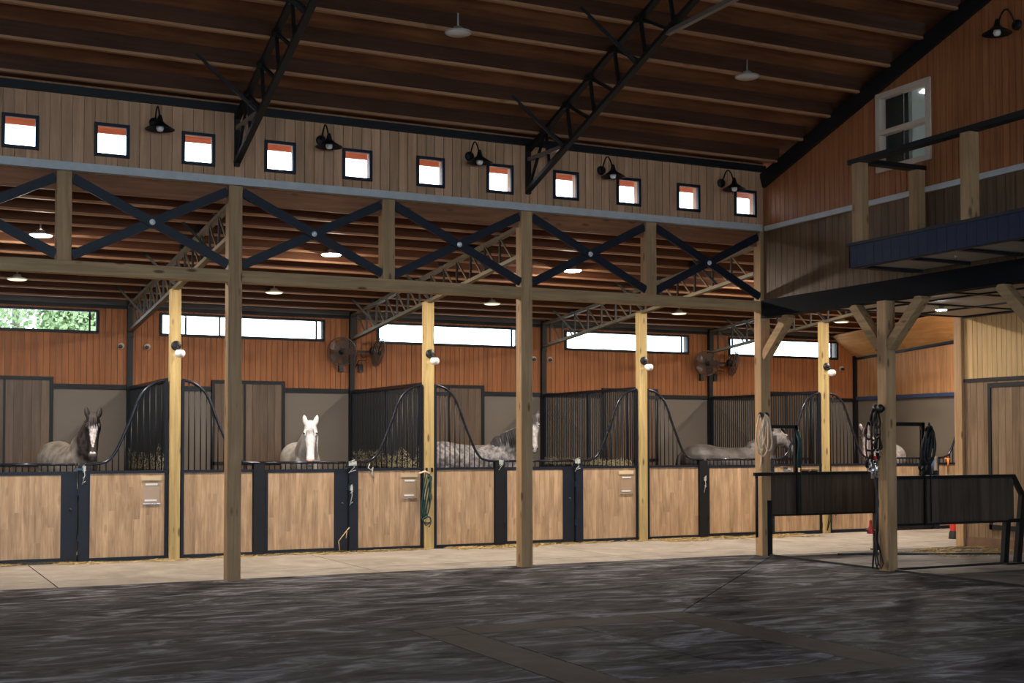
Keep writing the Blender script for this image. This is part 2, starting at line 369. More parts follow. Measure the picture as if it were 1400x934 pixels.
for x in CW:
    if x < -.9: continue
    k += 1
    wf = MB(); t = .028
    for a in ((x-.012, x+t, HZ0-.012, HZ1+.012), (x+HW-t, x+HW+.012, HZ0-.012, HZ1+.012), (x+t, x+HW-t, HZ0-.012, HZ0+t), (x+t, x+HW-t, HZ1-t, HZ1+.012)):
        wf.box(a[0], a[1], YM-.10, YM-.055, a[2], a[3])
    w = wf.build(f'window_{k}', M_NAVY); w['kind'] = 'structure'
    MB().box(x+t, x+HW-t, YM-.078, YM-.072, HZ0+t, HZ1-t).build('pane', M_PANE, w)
tr = MB().box(-11, 11.9, YM-.16, YM-.083, 4.83, 4.925).build('trim_1', M_TRIM); tr['kind'] = 'structure'
tr = MB().box(-11, 12.0, YM-.13, YM-.083, 5.725, 5.82).build('trim_2', M_BLACK); tr['kind'] = 'structure'

# back wall
SW = [(2+4*i-1.465, 2+4*i+1.465) for i in range(5)]
b = MB(); z0w, z1w = 3.575, 3.925
b.box(-11, 20.2, YB, YB+.15, 0, z0w); b.box(-11, 20.2, YB, YB+.15, z1w, 4.35)
prev = -11
for s0, s1 in SW: b.box(prev, s0, YB, YB+.15, z0w, z1w); prev = s1
b.box(prev, 20.2, YB, YB+.15, z0w, z1w)
bwl = b.build('wall_back', M_BEIGE); bwl['kind'] = 'structure'
mb = MB(); grooved(mb, -.0, 20.0, .10, lambda a: 2.68, lambda a: 3.985, YB-.022, .02, 0, [(s0-.02, s1+.02, z0w-.02, z1w+.02) for s0, s1 in SW])
o = mb.build('tongue_and_groove_boards', M_TG, bwl); o['kind'] = 'stuff'
for i, (s0, s1) in enumerate(SW):
    wf = MB(); t = .03
    wf.box(s0-.02, s1+.02, YB-.04, YB+.03, z0w-.03, z0w+t-.01); wf.box(s0-.02, s1+.02, YB-.04, YB+.03, z1w-.01, z1w+.03)
    wf.box(s0-.03, s0+t-.01, YB-.04, YB+.03, z0w, z1w); wf.box(s1-t+.01, s1+.03, YB-.04, YB+.03, z0w, z1w)
    w = wf.build(f'window_{20+i}', M_BLACK); w['kind'] = 'structure'
    xm = s0 + 1.02
    MB().box(s1-.13, s1-.10, YB+.03, YB+.06, z0w, z1w).build('sash', M_BLACK, w)
    if i in (1,): MB().box(xm, xm+.03, YB+.03, YB+.06, z0w, z1w).build('sash', M_BLACK, w); MB().box(s0+.42, s0+.45, YB+.03, YB+.06, z0w, z1w).build('sash', M_BLACK, w); 
    MB().box(s0+.02, s1-.02, YB+.0, YB+.006, z0w+.02, z1w-.02).build('pane', M_PANE, w)
t3 = MB().box(-11, 20, YB-.06, YB-.02, 3.985, 4.045).build('trim_3', M_BLACK); t3['kind'] = 'structure'
t4 = MB()
doors = [(1.38, 2.76), (5.41, 6.73), (9.35, 10.70), (13.36, 14.68), (17.4, 18.7)]
px = 0
for d0, d1 in doors: t4.box(px, d0, YB-.05, YB, 2.61, 2.685); px = d1
t4.box(px, 20, YB-.05, YB, 2.61, 2.685)
t4 = t4.build('trim_4', M_BLACK); t4['kind'] = 'structure'
for i, (d0, d1) in enumerate(doors):
    fr = MB(); fr.box(d0, d1, YB-.09, YB-.02, 2.74, 2.80); fr.box(d0, d0+.05, YB-.09, YB-.02, 0.07, 2.74); fr.box(d1-.06, d1, YB-.09, YB-.02, 0.07, 2.74)
    fr.box((d0+d1)/2-.09, (d0+d1)/2-.055, YB-.09, YB-.02, 0.07, 2.74); fr.box(d0, d1, YB-.09, YB-.02, 1.30, 1.36)
    d = fr.build(f'door_{i+1}', M_BLACK); d['kind'] = 'structure'
    n = 9; w_ = (d1-d0-.1)/n
    for q in range(n): boxo('board', d0+.05+q*w_+.002, d0+.05+(q+1)*w_-.002, YB-.07, YB-.04, .08, 2.74, M_DOORW, d)
for i in range(6):
    x = 4*i; 
    if i == 5: x = 19.96
    p = MB().box(x-.045, x+.045, YB-.10, YB-.01, .0, 4.05).build('pilaster', M_BLACK, bwl)

# end wall of the stall row and rooms at the right
we = MB(); we.box(20, 20.15, YM, YB+.15, 0, 2.66); we.box(20, 20.15, YM, YB+.15, 2.66, 5.1)
we = we.build('wall_right', M_BEIGE); we['kind'] = 'structure'
mb = MB(); grooved(mb, YM, YB-.03, .10, lambda a: 2.72, lambda a: 3.55+.05*(23.1-a), 19.978, .02, 1)
o = mb.build('tongue_and_groove_boards', M_TG_LIT, we); o['kind'] = 'stuff'
o = MB().box(19.94, 20, YM, YB, 2.64, 2.72).build('trim_5', M_BLUETR); o['kind'] = 'structure'
so = MB()
yA, yB_ = YB-.03, YM
for y0, y1 in ((yB_, 19.0), (19.01, 21.2), (21.21, yA)):
    q = lambda x, y, dz: (x, y, (3.57+.06*(23.1-y)) + (20-x)*.68 + dz)
    m_ = MB(); m_.add([q(19.98, y0, 0), q(19.3, y0, 0), q(19.3, y1, 0), q(19.98, y1, 0), q(19.98, y0, .02), q(19.3, y0, .02), q(19.3, y1, .02), q(19.98, y1, .02)],
        [(0,3,2,1),(4,5,6,7),(0,1,5,4),(1,2,6,5),(2,3,7,6),(3,0,4,7)])
    m_.build('plywood_sheet', M_PLY, we)
o = MB().bar((19.96, yA, 3.57), (19.96, yB_, 3.57+.06*(23.1-yB_)), .05, .05).build('trim_6', M_BLACK); o['kind'] = 'structure'
# tack-room wall at X = 16 (faces the arena), south of the aisle
wt = MB(); wt.box(16.0, 16.15, 2, YM-.09, 0, 3.75); wt.box(16.15, 20.15, YM-.1, YM, 0, 5.1)
wt = wt.build('wall_tack_room', M_BEIGE); wt['kind'] = 'structure'
mb = MB(); grooved(mb, 11.0, YM-.09, .10, lambda a: 2.71, lambda a: 3.70, 15.978, .02, 1)
o = mb.build('tongue_and_groove_boards', M_TGY, wt); o['kind'] = 'stuff'
o = MB().box(15.955, 16.0, 2, YM-.09, 2.655, 2.71).build('trim_7', M_BLACK); o['kind'] = 'structure'
o = MB().box(15.96, 16.0, 2, YM-.09, 0, .16).build('baseboard_tack_room', plain('brown skirting', (.16,.085,.05), .6, var=.2)); o['kind'] = 'structure'
for q in range(33):
    y1 = YM-.09-q*.14; boxo('board', 15.975, 15.998, y1-.137, y1-.003, .16, 2.655, M_LAM2, wt)
d = MB(); y0d, y1d = 13.75, 15.15
d.box(15.93, 15.97, y0d, y1d, 2.55, 2.62); d.box(15.93, 15.97, y1d-.06, y1d, .30, 2.55); d.box(15.93, 15.97, y0d, y0d+.06, .30, 2.55); d.box(15.93, 15.97, y0d, y1d, .30, .38)
d = d.build('door_6', M_BLACK); d['kind'] = 'structure'
for q in range(9):
    y1 = y1d-.06-q*.142; boxo('board', 15.945, 15.968, y1-.139, y1-.003, .38, 2.55, M_LAM2, d)

# gable wall over the loft, X = 12
ZT = 4.90
gw = MB()
WY0, WY1, WZ0, WZ1 = 12.28, 13.21, 5.28, 6.27
top = lambda y: zmain(max(y, 6.0)) + .02 if y >= 6 else zmain(6) - SL*(6-y) + .02
def gpoly(mb, y0, y1, z0, z1=None):
    mb.prism([(y0, z0), (y1, z0), (y1, z1 if z1 else top(y1)), (y0, z1 if z1 else top(y0))], 12.0, 12.1, 0)
gpoly(gw, -8, 6, 3.80); gpoly(gw, 6, WY0, 3.80); gpoly(gw, WY0, WY1, 3.80, WZ0); gpoly(gw, WY0, WY1, WZ1); gpoly(gw, WY1, YM+.06, 3.80)
gwl = gw.build('wall_gable', M_LAM); gwl['kind'] = 'structure'
mb = MB(); grooved(mb, 6.0, YM-.08, .10, lambda a: ZT, lambda a: top(a)-.03, 11.978, .02, 1, [(WY0-.03, WY1+.03, WZ0-.03, WZ1+.03)])
o = mb.build('tongue_and_groove_boards', M_TG, gwl); o['kind'] = 'stuff'
for q in range(50):
    y1 = YM-.09-q*.14
    if y1 < 9.0: break
    boxo('board', 11.976, 11.998, y1-.137, y1-.003, 3.80, 4.84, M_LAM, gwl)
o = MB().box(11.93, 12.0, -8, YM-.16, 4.835, 4.905).build('trim_8', M_TRIM); o['kind'] = 'structure'
o = MB().bar((11.955, YM-.1, zmain(YM-.1)-.08), (11.955, 6.0, zmain(6)-.08), .07, .22, (0, 0, 1)).build('trim_9', M_BLACK); o['kind'] = 'structure'
# office window and the room behind it
wf = MB()
for a in ((WY0-.03, WY1+.03, WZ0-.03, WZ0+.04), (WY0-.03, WY1+.03, WZ1-.04, WZ1+.03), (WY0-.03, WY0+.05, WZ0+.04, WZ1-.04), (WY1-.05, WY1+.03, WZ0+.04, WZ1-.04), (WY0+.05, WY1-.05, 5.74, 5.80)):
    wf.box(11.95, 12.06, a[0], a[1], a[2], a[3])
w = wf.build('window_30', M_CREAM); w['kind'] = 'structure'
MB().box(12.02, 12.026, WY0+.05, WY1-.05, WZ0+.04, 5.74).build('pane', M_PANE, w)
MB().box(12.02, 12.026, WY0+.05, WY1-.05, 5.80, WZ1-.04).build('pane', M_PANE, w)
MB().box(12.03, 12.05, 12.80, 12.825, WZ0+.04, WZ1-.04).build('mullion', M_BLACK, w)
rm = MB(); rm.box(12.1, 15.5, 11.0, 11.1, 3.86, 7.1); rm.box(12.1, 15.5, 15.6, 15.7, 3.86, 5.65); rm.box(15.5, 15.6, 11.0, 15.7, 3.86, 7.1); rm.box(12.1, 15.6, 11.0, 15.7, 3.86, 3.88); rm.prism([(11.0, zmain(11)-.07), (15.7, zmain(15.7)-.07), (15.7, zmain(15.7)-.02), (11.0, zmain(11)-.02)], 12.1, 15.6, 0)
rm = rm.build('wall_office', M_OFFICE); rm['kind'] = 'structure'
o = MB().prism([(13.15, zmain(13.15)-.08), (13.22, zmain(13.22)-.08), (13.22, zmain(13.22)-.07), (13.15, zmain(13.15)-.07)], 12.72, 12.80, 0).build('office_ceiling_light', M_PANEL); setp(o, 'small square lit ceiling light seen through the upper office window', 'ceiling light')
o = MB().box(12.16, 12.22, 12.84, 14.6, 3.9, 6.55).build('office_curtain', M_OFFDARK); setp(o, 'dark green curtain behind the left half of the office window', 'curtain')
o = MB().box(12.6, 13.3, 12.0, 13.2, 3.86, 4.75); o = o.build('office_desk', M_WHITE)
setp(o, 'white desk inside the lit office behind the upper window', 'desk')

o = MB().prism([(11.3, zmain(11.3)-.12), (12.0, zmain(12.0)-.12), (12.0, zmain(12.0)-.07), (11.3, zmain(11.3)-.07)], 13.4, 14.2, 0).build('office_ceiling_light', M_PANEL); setp(o, 'larger light panel added inside the office, out of sight above the window head', 'ceiling light')  # unseen emitter added to brighten the office
# loft floor, its underside and the beam at X = 12
o = MB().box(12.1, 20.15, 2.0, YM-.1, 3.76, 3.86).build('loft_floor', M_SOFF); o['kind'] = 'structure'
cg = MB(); cg.box(12.1, 16, 2, YM-.09, 3.735, 3.76); cg = cg.build('ceiling_loft', M_SOFF); cg['kind'] = 'structure'
for y in (15.68, 14.45, 13.22, 12.0, 10.8, 9.6): boxo('batten', 12.1, 16, y-.03, y+.03, 3.715, 3.735, M_BLACK, cg)
for x in (12.55, 13.75, 14.95, 15.95): boxo('batten', x-.03, x+.03, 2, YM-.09, 3.712, 3.7345, M_BLACK, cg)
o = MB().box(11.92, 12.12, 2.0, YM-.09, 3.54, 3.80).build('loft_edge_beam', M_BEAMB); setp(o, 'dark navy steel beam carrying the edge of the loft above the posts', 'beam')

# ceilings
def slope_box(mb, x0, x1, y0, y1, zf, t0, t1):
    mb.prism([(y0, zf(y0)+t0), (y1, zf(y1)+t0), (y1, zf(y1)+t1), (y0, zf(y0)+t1)], x0, x1, 0)
zr = lambda y: zmain(y) if y >= 6 else zmain(6)-SL*(6-y)
c = MB(); slope_box(c, -11.2, 20.3, 6, 16.50, zr, .20, .26); slope_box(c, -11.2, 20.3, -4.3, 6, zr, .20, .26)
cm = c.build('ceiling_main', M_DECK); cm['kind'] = 'structure'
e_ = MB(); slope_box(e_, -11.2, 20.3, YM+.09, 16.48, zr, .185, .198); e_.build('eave_soffit', M_SOFFW, cm)
e_ = MB(); e_.box(-11.2, 20.3, 16.48, 16.52, zr(16.5)+.10, zr(16.5)+.27); e_.build('eave_board', M_SOFFW, cm)
ys = [15.31-.593*i for i in range(16)] + [5.4-.593*i for i in range(16)]
for y in ys:
    m_ = MB(); zz = zr(y); hx = 20.2
    m_.prism([(-.018, .03), (.018, .03), (.018, .20+.01), (-.018, .20+.01)], -11.1, 11.97, 0)
    o = m_.build('purlin', M_PURL_SHADE, None); o.parent = cm; o.location = (0, y, zz)
    m_ = MB(); m_.prism([(-.032, 0), (.032, 0), (.032, .03), (-.032, .03)], -11.1, 11.97, 0); m_.build('lit_edge', M_LITEDGE, o, local=True)  # strip painted pale as a bottom edge catching light
c = MB(); slope_box(c, -11.2, 20.3, YM+.0, 23.9, zshed, .17, .22)
cs = c.build('ceiling_stalls', M_DECK); cs['kind'] = 'structure'
for i in range(12):
    y = 22.42-.595*i
    if y < YM+.1: break
    m_ = MB(); m_.prism([(-.018, .028), (.018, .028), (.018, .175), (-.018, .175)], -11.1, 19.9, 0)
    o = m_.build('purlin', M_STALLPURL_SHADE, None); o.parent = cs; o.location = (0, y, zshed(y))
    m_ = MB(); m_.prism([(-.032, 0), (.032, 0), (.032, .028), (-.032, .028)], -11.1, 19.9, 0); m_.build('lit_edge', M_LITEDGE, o, local=True)  # same painted light edge under the stall roof
o = MB().box(-11, 20, YM+.0, YM+.05, 4.62, 4.83).build('trim_10', M_PURL); o['kind'] = 'structure'

# hall walls out of view, with openings added to let daylight in
w = MB(); w.box(-11.2, 12.1, -4.0, -3.8, 0, 1.2); w.box(-11.2, 12.1, -4.0, -3.8, 4.3, 6.1)  # unseen long opening added to light the clerestory wall and post fronts
for x in range(-11, 13, 3): w.box(x-.1, x+.1, -4.0, -3.8, 1.2, 4.3)
w = w.build('wall_front', M_BEIGE); w['kind'] = 'structure'
w = MB(); w.box(-11.2, -11, -8.2, 8.5, 0, 4.6); w.box(-11.2, -11, 8.5, 16.6, 0, 4.6); w.box(-11.2, -11, 18.9, YB+.15, 0, 4.2)
w.box(-11.2, -11, -8.2, 8.5, 4.6, 5.0); w.box(-11.2, -11, 14.6, YM, 4.6, 5.5); w.prism([(-8.2, 5.0), (8.5, 5.0), (8.5, zr(8.5)+.2), (6, zr(6)+.2), (-8.2, zr(-8.2)+.2)], -11.2, -11, 0)
w.prism([(8.5, 6.0), (14.6, 5.9), (14.6, zr(14.6)+.2), (8.5, zr(8.5)+.2)], -11.2, -11, 0); w.box(-11.2, -11, 8.5, 14.6, 4.0, 4.8)
w.box(-11.2, -11, YM, YB+.15, 3.4, 5.0)
w = w.build('wall_left', M_BEIGE); w['kind'] = 'structure'
w = MB(); w.box(12.0, 12.1, -8.2, 2.0, 0, 3.8); w.box(12.0, 16.1, 1.9, 2.0, 0, 3.8); w = w.build('wall_arena_right', M_BEIGE); w['kind'] = 'structure'

# ---------------------------------------------------------------- timber posts and beams
P = .075
def tpost(name, label, x, y, z1, mat=M_PINE, z0=0., group=None, w=P):
    e = .008; m = MB(); c_ = [(-w+e, -w), (w-e, -w), (w, -w+e), (w, w-e), (w-e, w), (-w+e, w), (-w, w-e), (-w, -w+e)]
    m.prism([(x+a, y+b) for a, b in c_], z0, z1, 2)
    o = m.build(name, mat, origin=(x, y, z0)); return setp(o, label, 'post', group)
for i, (x, lb) in enumerate([(4, 'tall timber main post left of the white horse, its foot on the aisle edge'),
                             (8, 'tall timber main post at the middle of the hall, hiding the dapple grey horse\'s face'),
                             (12, 'tall timber corner post with the tan rope hung on it, where the loft begins')]):
    tpost('main_post', lb, x, YM, 4.83, w=.085)
tpost('main_post', 'shorter timber post with black bridles hung on it, under the loft edge', 12, YQ, 3.54, w=.085)
tpost('main_post', 'pale timber post at the corner of the yellow boarded tack room wall', 16, YM-.02, 3.72, w=.085)
tpost('main_post', 'timber post under the balcony just past the right edge, only its knee brace in view', 12, 10.48, 3.54, w=.085)
for x, lb in ((0, 'timber stall post at the far left edge of the stall row'), (4, 'timber stall post with a white globe lamp, between the two leftmost stalls'),
              (8, 'timber stall post with a green rope hanging on it'), (12, 'timber stall post with globe lamp right of the middle main post'),
              (16, 'timber stall post seen through the tie stall under the loft')):
    tpost('stall_post', lb, x, YS+.0, 3.93, M_PINEY2)
for x, lb in ((2, 'short upper post of the truss beam nearest the left edge'), (6, 'short upper post standing on the beam left of the middle main post'), (10, 'short upper post standing on the beam right of the middle main post')):
    tpost('king_post', lb, x, YM, 4.83, z0=3.795, w=.085)
lbl = ['leftmost stretch of the long timber tie beam', 'timber tie beam between the left and the middle main posts', 'timber tie beam between the middle main post and the loft corner']
for i, (x0, x1) in enumerate(((-.1, 3.915), (4.085, 7.915), (8.085, 11.915))):
    o = MB().box(x0, x1, YM-.075, YM+.075, 3.645, 3.795).build('tie_beam', M_PINEX); setp(o, lbl[i], 'beam')
# X braces of navy flat bar, one pair per half bay
xb = [('navy X brace cut by the left edge of the photo', 0, 2), ('navy X brace left of the left main post', 2, 4), ('navy X brace right of the left main post', 4, 6),
      ('navy X brace left of the middle main post', 6, 8), ('navy X brace right of the middle main post', 8, 10), ('navy X brace nearest the loft wall', 10, 12)]
for lb, x0, x1 in xb:
    t = thing('cross_brace', lb, 'brace', ((x0+x1)/2, YM, 4.31), 'navy steel X braces above the tie beam')
    a, c_, z0, z1 = x0+.09, x1-.09, 3.86, 4.76
    m = MB(); m.bar((a, YM-.03, z0), (c_, YM-.03, z1), .03, .11, (0, 0, 1)); m.build('brace_bar', M_NAVY, t)
    m = MB(); m.bar((a, YM-.065, z1), (c_, YM-.065, z0), .03, .11, (0, 0, 1)); m.build('brace_bar', M_NAVY, t)
    m = MB(); m.lathe([(.0, -.1), (.03, -.095), (.036, -.08)], ((a+c_)/2, YM, 4.31), 12, (0, 1, 0)); m.build('bolt', M_WHITE, t)
# knee braces (in the X = 12 plane, and toward the aisle)
def kbrace(lb, a, b_, w=.13):
    o = MB().bar(a, b_, w, w).build('knee_brace', M_PINEY); setp(o, lb, 'brace')
kbrace('timber knee brace rising right from the loft corner post', (12, 15.70, 2.96), (12, 15.12, 3.54))
kbrace('timber knee brace rising left from the bridle post', (12, 13.21, 2.93), (12, 13.72, 3.54))
kbrace('timber knee brace rising right from the bridle post toward the balcony', (12, 13.05, 2.93), (12, 12.44, 3.54))
kbrace('dark timber knee brace at the right edge under the balcony', (12, 10.56, 2.9), (12, 11.17, 3.54))
kbrace('timber knee brace running back from the bridle post under the loft ceiling', (12.08, 13.13, 2.93), (12.70, 13.13, 3.66), .11)

# ---------------------------------------------------------------- steel roof trusses
def main_truss(x, lb):
    t = thing('roof_truss', lb, 'truss', (x, 15.6, 5.1))
    zb = lambda y: 5.13+.345*(15.6-y); zt = lambda y: zmain(y)-.03
    yE = 6.2
    m = MB(); m.bar((x, 15.66, zb(15.66)), (x, yE, zb(yE)), .075, .05); m.build('bottom_chord', M_TRUSS, t)
    m = MB(); m.bar((x, 15.66, zt(15.66)), (x, yE, zt(yE)), .075, .05); m.build('top_chord', M_TRUSS, t)
    m = MB(); m.box(x-.03, x+.03, 15.62, 15.68, 5.06, 5.72); m.build('end_plate', M_TRUSS, t)
    y = 15.14
    m = MB(); m.bar((x, 15.62, zb(15.62)+.03), (x, y, zt(y)), .03, .03); m.build('web', M_TRUSS, t)
    while y > yE+.5:
        m = MB(); m.bar((x, y, zt(y)), (x, y-.10, zb(y-.1)), .035, .035); m.build('web', M_TRUSS, t)
        m = MB(); m.bar((x, y, zt(y)), (x, y-.60, zb(y-.6)), .035, .035); m.build('web', M_TRUSS, t)
        m = MB(); m.box(x-.04, x+.04, y-.06, y+.06, zt(y)-.05, zt(y)+.04); m.build('gusset', M_TRUSS, t)
        y -= .593
    m = MB(); m.bar((x, 15.64, 5.53), (x, 14.60, 5.50), .05, .05); m.build('level_web', M_TIEBAR, t)
    m = MB(); m.bar((x, 12.2, 6.28), (x, 6.2, 6.28), .06, .05); m.build('collar_tie', M_TIEBAR, t)
    # fly braces from the bottom chord up to a purlin
    for yy in (14.71, 12.93):
        m = MB(); m.bar((x, yy-.1, zb(yy-.1)), (x-.72, yy+.0, zmain(yy)+.10), .035, .035); m.build('fly_brace', M_TRUSS, t)
main_truss(4, 'black steel lattice roof truss landing between the third and fourth small square windows')
main_truss(8, 'black steel lattice roof truss landing right above the middle main post')
main_truss(0, 'black steel lattice roof truss beyond the left edge')
def shed_truss(x, lb, lit):
    t = thing('stall_roof_truss', lb, 'truss', (x, YB, 3.6))
    y0, y1 = YB-.11, YM+.15
    zb = lambda y: 3.60+.092*(22.85-y); zt = lambda y: zshed(y)-.025
    for s in (0,):
        m = MB(); m.bar((x, y0, zb(y0)), (x, y1, zb(y1)), .08, .05); m.build('bottom_chord', lit, t)
        m = MB(); m.bar((x, y0, zt(y0)), (x, y1, zt(y1)), .08, .05); m.build('top_chord', lit, t)
    m = MB(); m.box(x-.05, x+.05, y0-.02, y0+.05, 3.50, 4.10); m.build('end_plate', M_BLACK, t)
    y = y0-.25; k_ = 0
    while y > y1+.3:
        m = MB(); m.bar((x, y, zt(y)), (x, y, zb(y)), .028, .028); m.build('web', M_WEB, t)
        m = MB(); m.bar((x-.0, y, zt(y)), (x, y-.42, zb(y-.42)), .022, .022); m.build('web', lit, t)
        if k_ % 2 == 0: m = MB(); m.box(x-.07, x+.07, y-.06, y+.06, zt(y)+.02, zt(y)+.12); m.build('purlin_cleat', M_BLACK, t)
        y -= .50; k_ += 1
    for yy in (21.7, 19.3, 17.1):
        m = MB(); m.bar((x+.02, yy-.2, zb(yy-.2)), (x-.45, yy, zt(yy)+.14), .035, .035); m.build('fly_brace', M_WEB, t)
shed_truss(4, 'long steel lattice truss over the stalls, landing left of the first white window strip', M_CHORD)
shed_truss(8, 'steel lattice truss over the stalls ending above the fans near the white horse', M_CHORD)
shed_truss(12, 'steel lattice truss crossing the white window strip right of the middle main post', M_CHORD)
shed_truss(16, 'steel lattice truss over the stalls ending above the fans behind the loft corner post', M_CHORD)

# ---------------------------------------------------------------- lamps
def bay_lamp(x, y, zc, zd, label, mat, group, scale=1.):
    t = thing('ceiling_lamp', label, 'lamp', (x, y, zd), group)
    r = .155*scale
    MB().tube([(0, 0, .04), (0, 0, zc-zd)], .012, 6).build('stem', M_HOUSE, t, local=True)
    ho = MB().lathe([(.0, .075), (.05*scale, .07), (.07*scale, .03), (r, .012), (r, -.004), (r-.012, -.006)], n=24).build('housing', M_HOUSE, t, local=True)
    MB().lathe([(r-.013, -.004), (r-.03, -.016), (.0, -.022)], n=24).build('diffuser', mat, ho, local=True)
for x, lb in ((2, 'bright round lamp hanging beside the leftmost short upper post'), (6, 'bright round lamp behind the navy X brace left of the middle short post'),
              (10, 'bright round lamp hanging just right of the middle main post behind the X brace'), (14, 'round lamp over the aisle hidden behind the loft corner post'), (18, 'round lamp over the aisle in front of the last stall, above the loft ceiling edge')):
    bay_lamp(x, 18.03, zshed(18.03)+.17, zshed(18.03)-.06, lb, M_LAMPON, 'lit aisle lamps')
for x, lb in ((2, 'dim round lamp over the dark-headed horse\'s stall, below the tie beam at left'), (6, 'dim round lamp above the white horse\'s stall'),
              (10, 'dim round lamp over the dapple grey horse\'s stall'), (14, 'dim round lamp seen between the two trusses at right'), (18, 'dim round lamp over the last stall')):
    bay_lamp(x, 21.0, zshed(21.0)+.17, zshed(21.0)-.04, lb, M_LAMPDIM, 'stall lamps')
bay_lamp(6.0, 13.5, zmain(13.5)+.20, zmain(13.5)-.03, 'unlit round lamp under the main roof, left of the middle truss', M_LAMPOFF, 'unlit arena lamps')
bay_lamp(10.06, 13.5, zmain(13.5)+.20, zmain(13.5)-.03, 'unlit round lamp under the main roof near the gable wall', M_LAMPOFF, 'unlit arena lamps')
bay_lamp(14.33, 14.5, 3.735, 3.66, 'small bright lamp under the grey loft ceiling', M_LAMPLOFT, None, .6)

def sconce(x, y, z, rot, label):
    t = thing('wall_lamp', label, 'lamp', (x, y, z), None, (0, 0, rot))      # local +y points into the wall
    MB().lathe([(.0, -.03), (.06, -.03), (.065, 0)], n=18, axis=(0, 1, 0)).build('back_plate', M_BLACK, t, local=True)
    pts = []
    for i in range(13):
        a = i/12; pts.append((0, -.03-.30*a, .16*math.sin(math.pi*min(1, a*1.06))*(1 if a < .5 else 1)-(.0 if a < .8 else (a-.8)*.15)))
    MB().tube(pts, .010, 8).build('gooseneck', M_BLACK, t, local=True)
    ye = -.33
    sh = MB().lathe([(.018, .02), (.028, -.01), (.04, -.06), (.075, -.09), (.165, -.145), (.17, -.150), (.160, -.146), (.07, -.098), (.03, -.07)], (0, ye, 0), 24).build('shade', M_TUBE if False else M_BLACK, t, local=True)
    MB().lathe([(.0, -.178), (.032, -.170), (.045, -.14), (.035, -.10), (.018, -.07)], (0, ye, 0), 14).build('bulb', M_BULB, sh, local=True)
for x, lb in ((3.055, 'black gooseneck barn lamp between the second and third square windows from the left'), (5.12, 'black gooseneck barn lamp between the fourth and fifth square windows'),
              (7.18, 'black gooseneck barn lamp left of the window above the middle main post'), (9.21, 'black gooseneck barn lamp just right of the middle truss foot'),
              (11.25, 'black gooseneck barn lamp nearest the loft wall on the clerestory'), (1.0, 'black gooseneck barn lamp beyond the left edge')):
    sconce(x-.04, YM-.082, 5.50, 0, lb)
sconce(11.975, 10.86, 6.55, R(-90), 'black gooseneck barn lamp high on the orange gable wall, top right corner')

def globe(x, label):
    t = thing('post_lamp', label, 'lamp', (x, YS-P+.006, 3.05), 'globe lamps on the stall posts')
    MB().lathe([(.0, -.05), (.06, -.05), (.072, -.04), (.072, 0)], (x*0, 0, .05), 18, (0, 1, 0)).build('back_plate', M_SOCK, t, local=True)
    MB().tube([(0, -.05, .04), (0, -.11, .03), (.02, -.12, -.02)], .014, 8).build('arm', M_SOCK, t, local=True)
    MB().lathe([(.0, .055), (.05, .055), (.073, .03), (.076, -.01), (.055, -.05), (.0, -.062)], (.035, -.12, -.07), 18).build('globe', M_WHITE, t, local=True)
for x, lb in ((4, 'white globe lamp on the stall post left of the left main post'), (8, 'white globe lamp on the stall post with the green rope'),
              (12, 'white globe lamp on the stall post right of the middle main post'), (16, 'white globe lamp on the stall post seen under the loft')): globe(x, lb)

# wall fans: pair on an arm at a pilaster
def fan(c, nrm, label):
    t = thing('wall_fan', label, 'fan', c)
    n = Vector(nrm).normalized(); q = n.to_track_quat('Z', 'Y'); t.rotation_mode = 'QUATERNION'; t.rotation_quaternion = q
    m = MB(); Rr = .265
    for rr, z in ((Rr, 0), (Rr*.985, .03), (Rr*.985, -.03)):
        m.tube([(rr*math.cos(a*math.pi/16), rr*math.sin(a*math.pi/16), z) for a in range(32)], .006, 6, closed=True)
    for side, h in ((1, .085), (-1, .10)):
        for rr in (.09, .15, .21):
            m.tube([(rr*math.cos(a*math.pi/12), rr*math.sin(a*math.pi/12), side*h*math.sqrt(max(0, 1-(rr/Rr)**2))+side*.01) for a in range(24)], .0028, 4, closed=True)
        for k_ in range(40):
            a = 2*math.pi*k_/40; m.tube([(rr*math.cos(a), rr*math.sin(a), side*h*math.sqrt(max(0, 1-(rr/Rr)**2))+side*.01) for rr in (.045, .12, .19, .24, Rr)], .0024, 4, cap=False)
    m.build('cage', M_CAGE, t, local=True)
    m = MB()
    for k_ in range(5):
        a = 2*math.pi*k_/5; ca, sa = math.cos(a), math.sin(a); pts = []
        for rr, wd, tw in ((.04, .05, .02), (.12, .11, .03), (.20, .14, .03), (.235, .09, .02)):
            pts += [(rr*ca-wd*.5*sa, rr*sa+wd*.5*ca, tw), (rr*ca+wd*.5*sa, rr*sa-wd*.5*ca, -tw)]
        m.add(pts, [(0, 1, 3, 2), (2, 3, 5, 4), (4, 5, 7, 6)]); m.add([(x_, y_, z_-.004) for x_, y_, z_ in pts], [(0, 2, 3, 1), (2, 4, 5, 3), (4, 6, 7, 5)])
    m.build('blades', plain('dark fan blade', (.16, .12, .10), .35, .5) if 'dark fan blade' not in bpy.data.materials else bpy.data.materials['dark fan blade'], t, local=True)
    MB().lathe([(.0, .06), (.05, .055), (.055, 0), (.075, -.03), (.075, -.13), (.05, -.16), (0, -.165)], n=20).build('motor', M_BLACK, t, local=True)
    return t
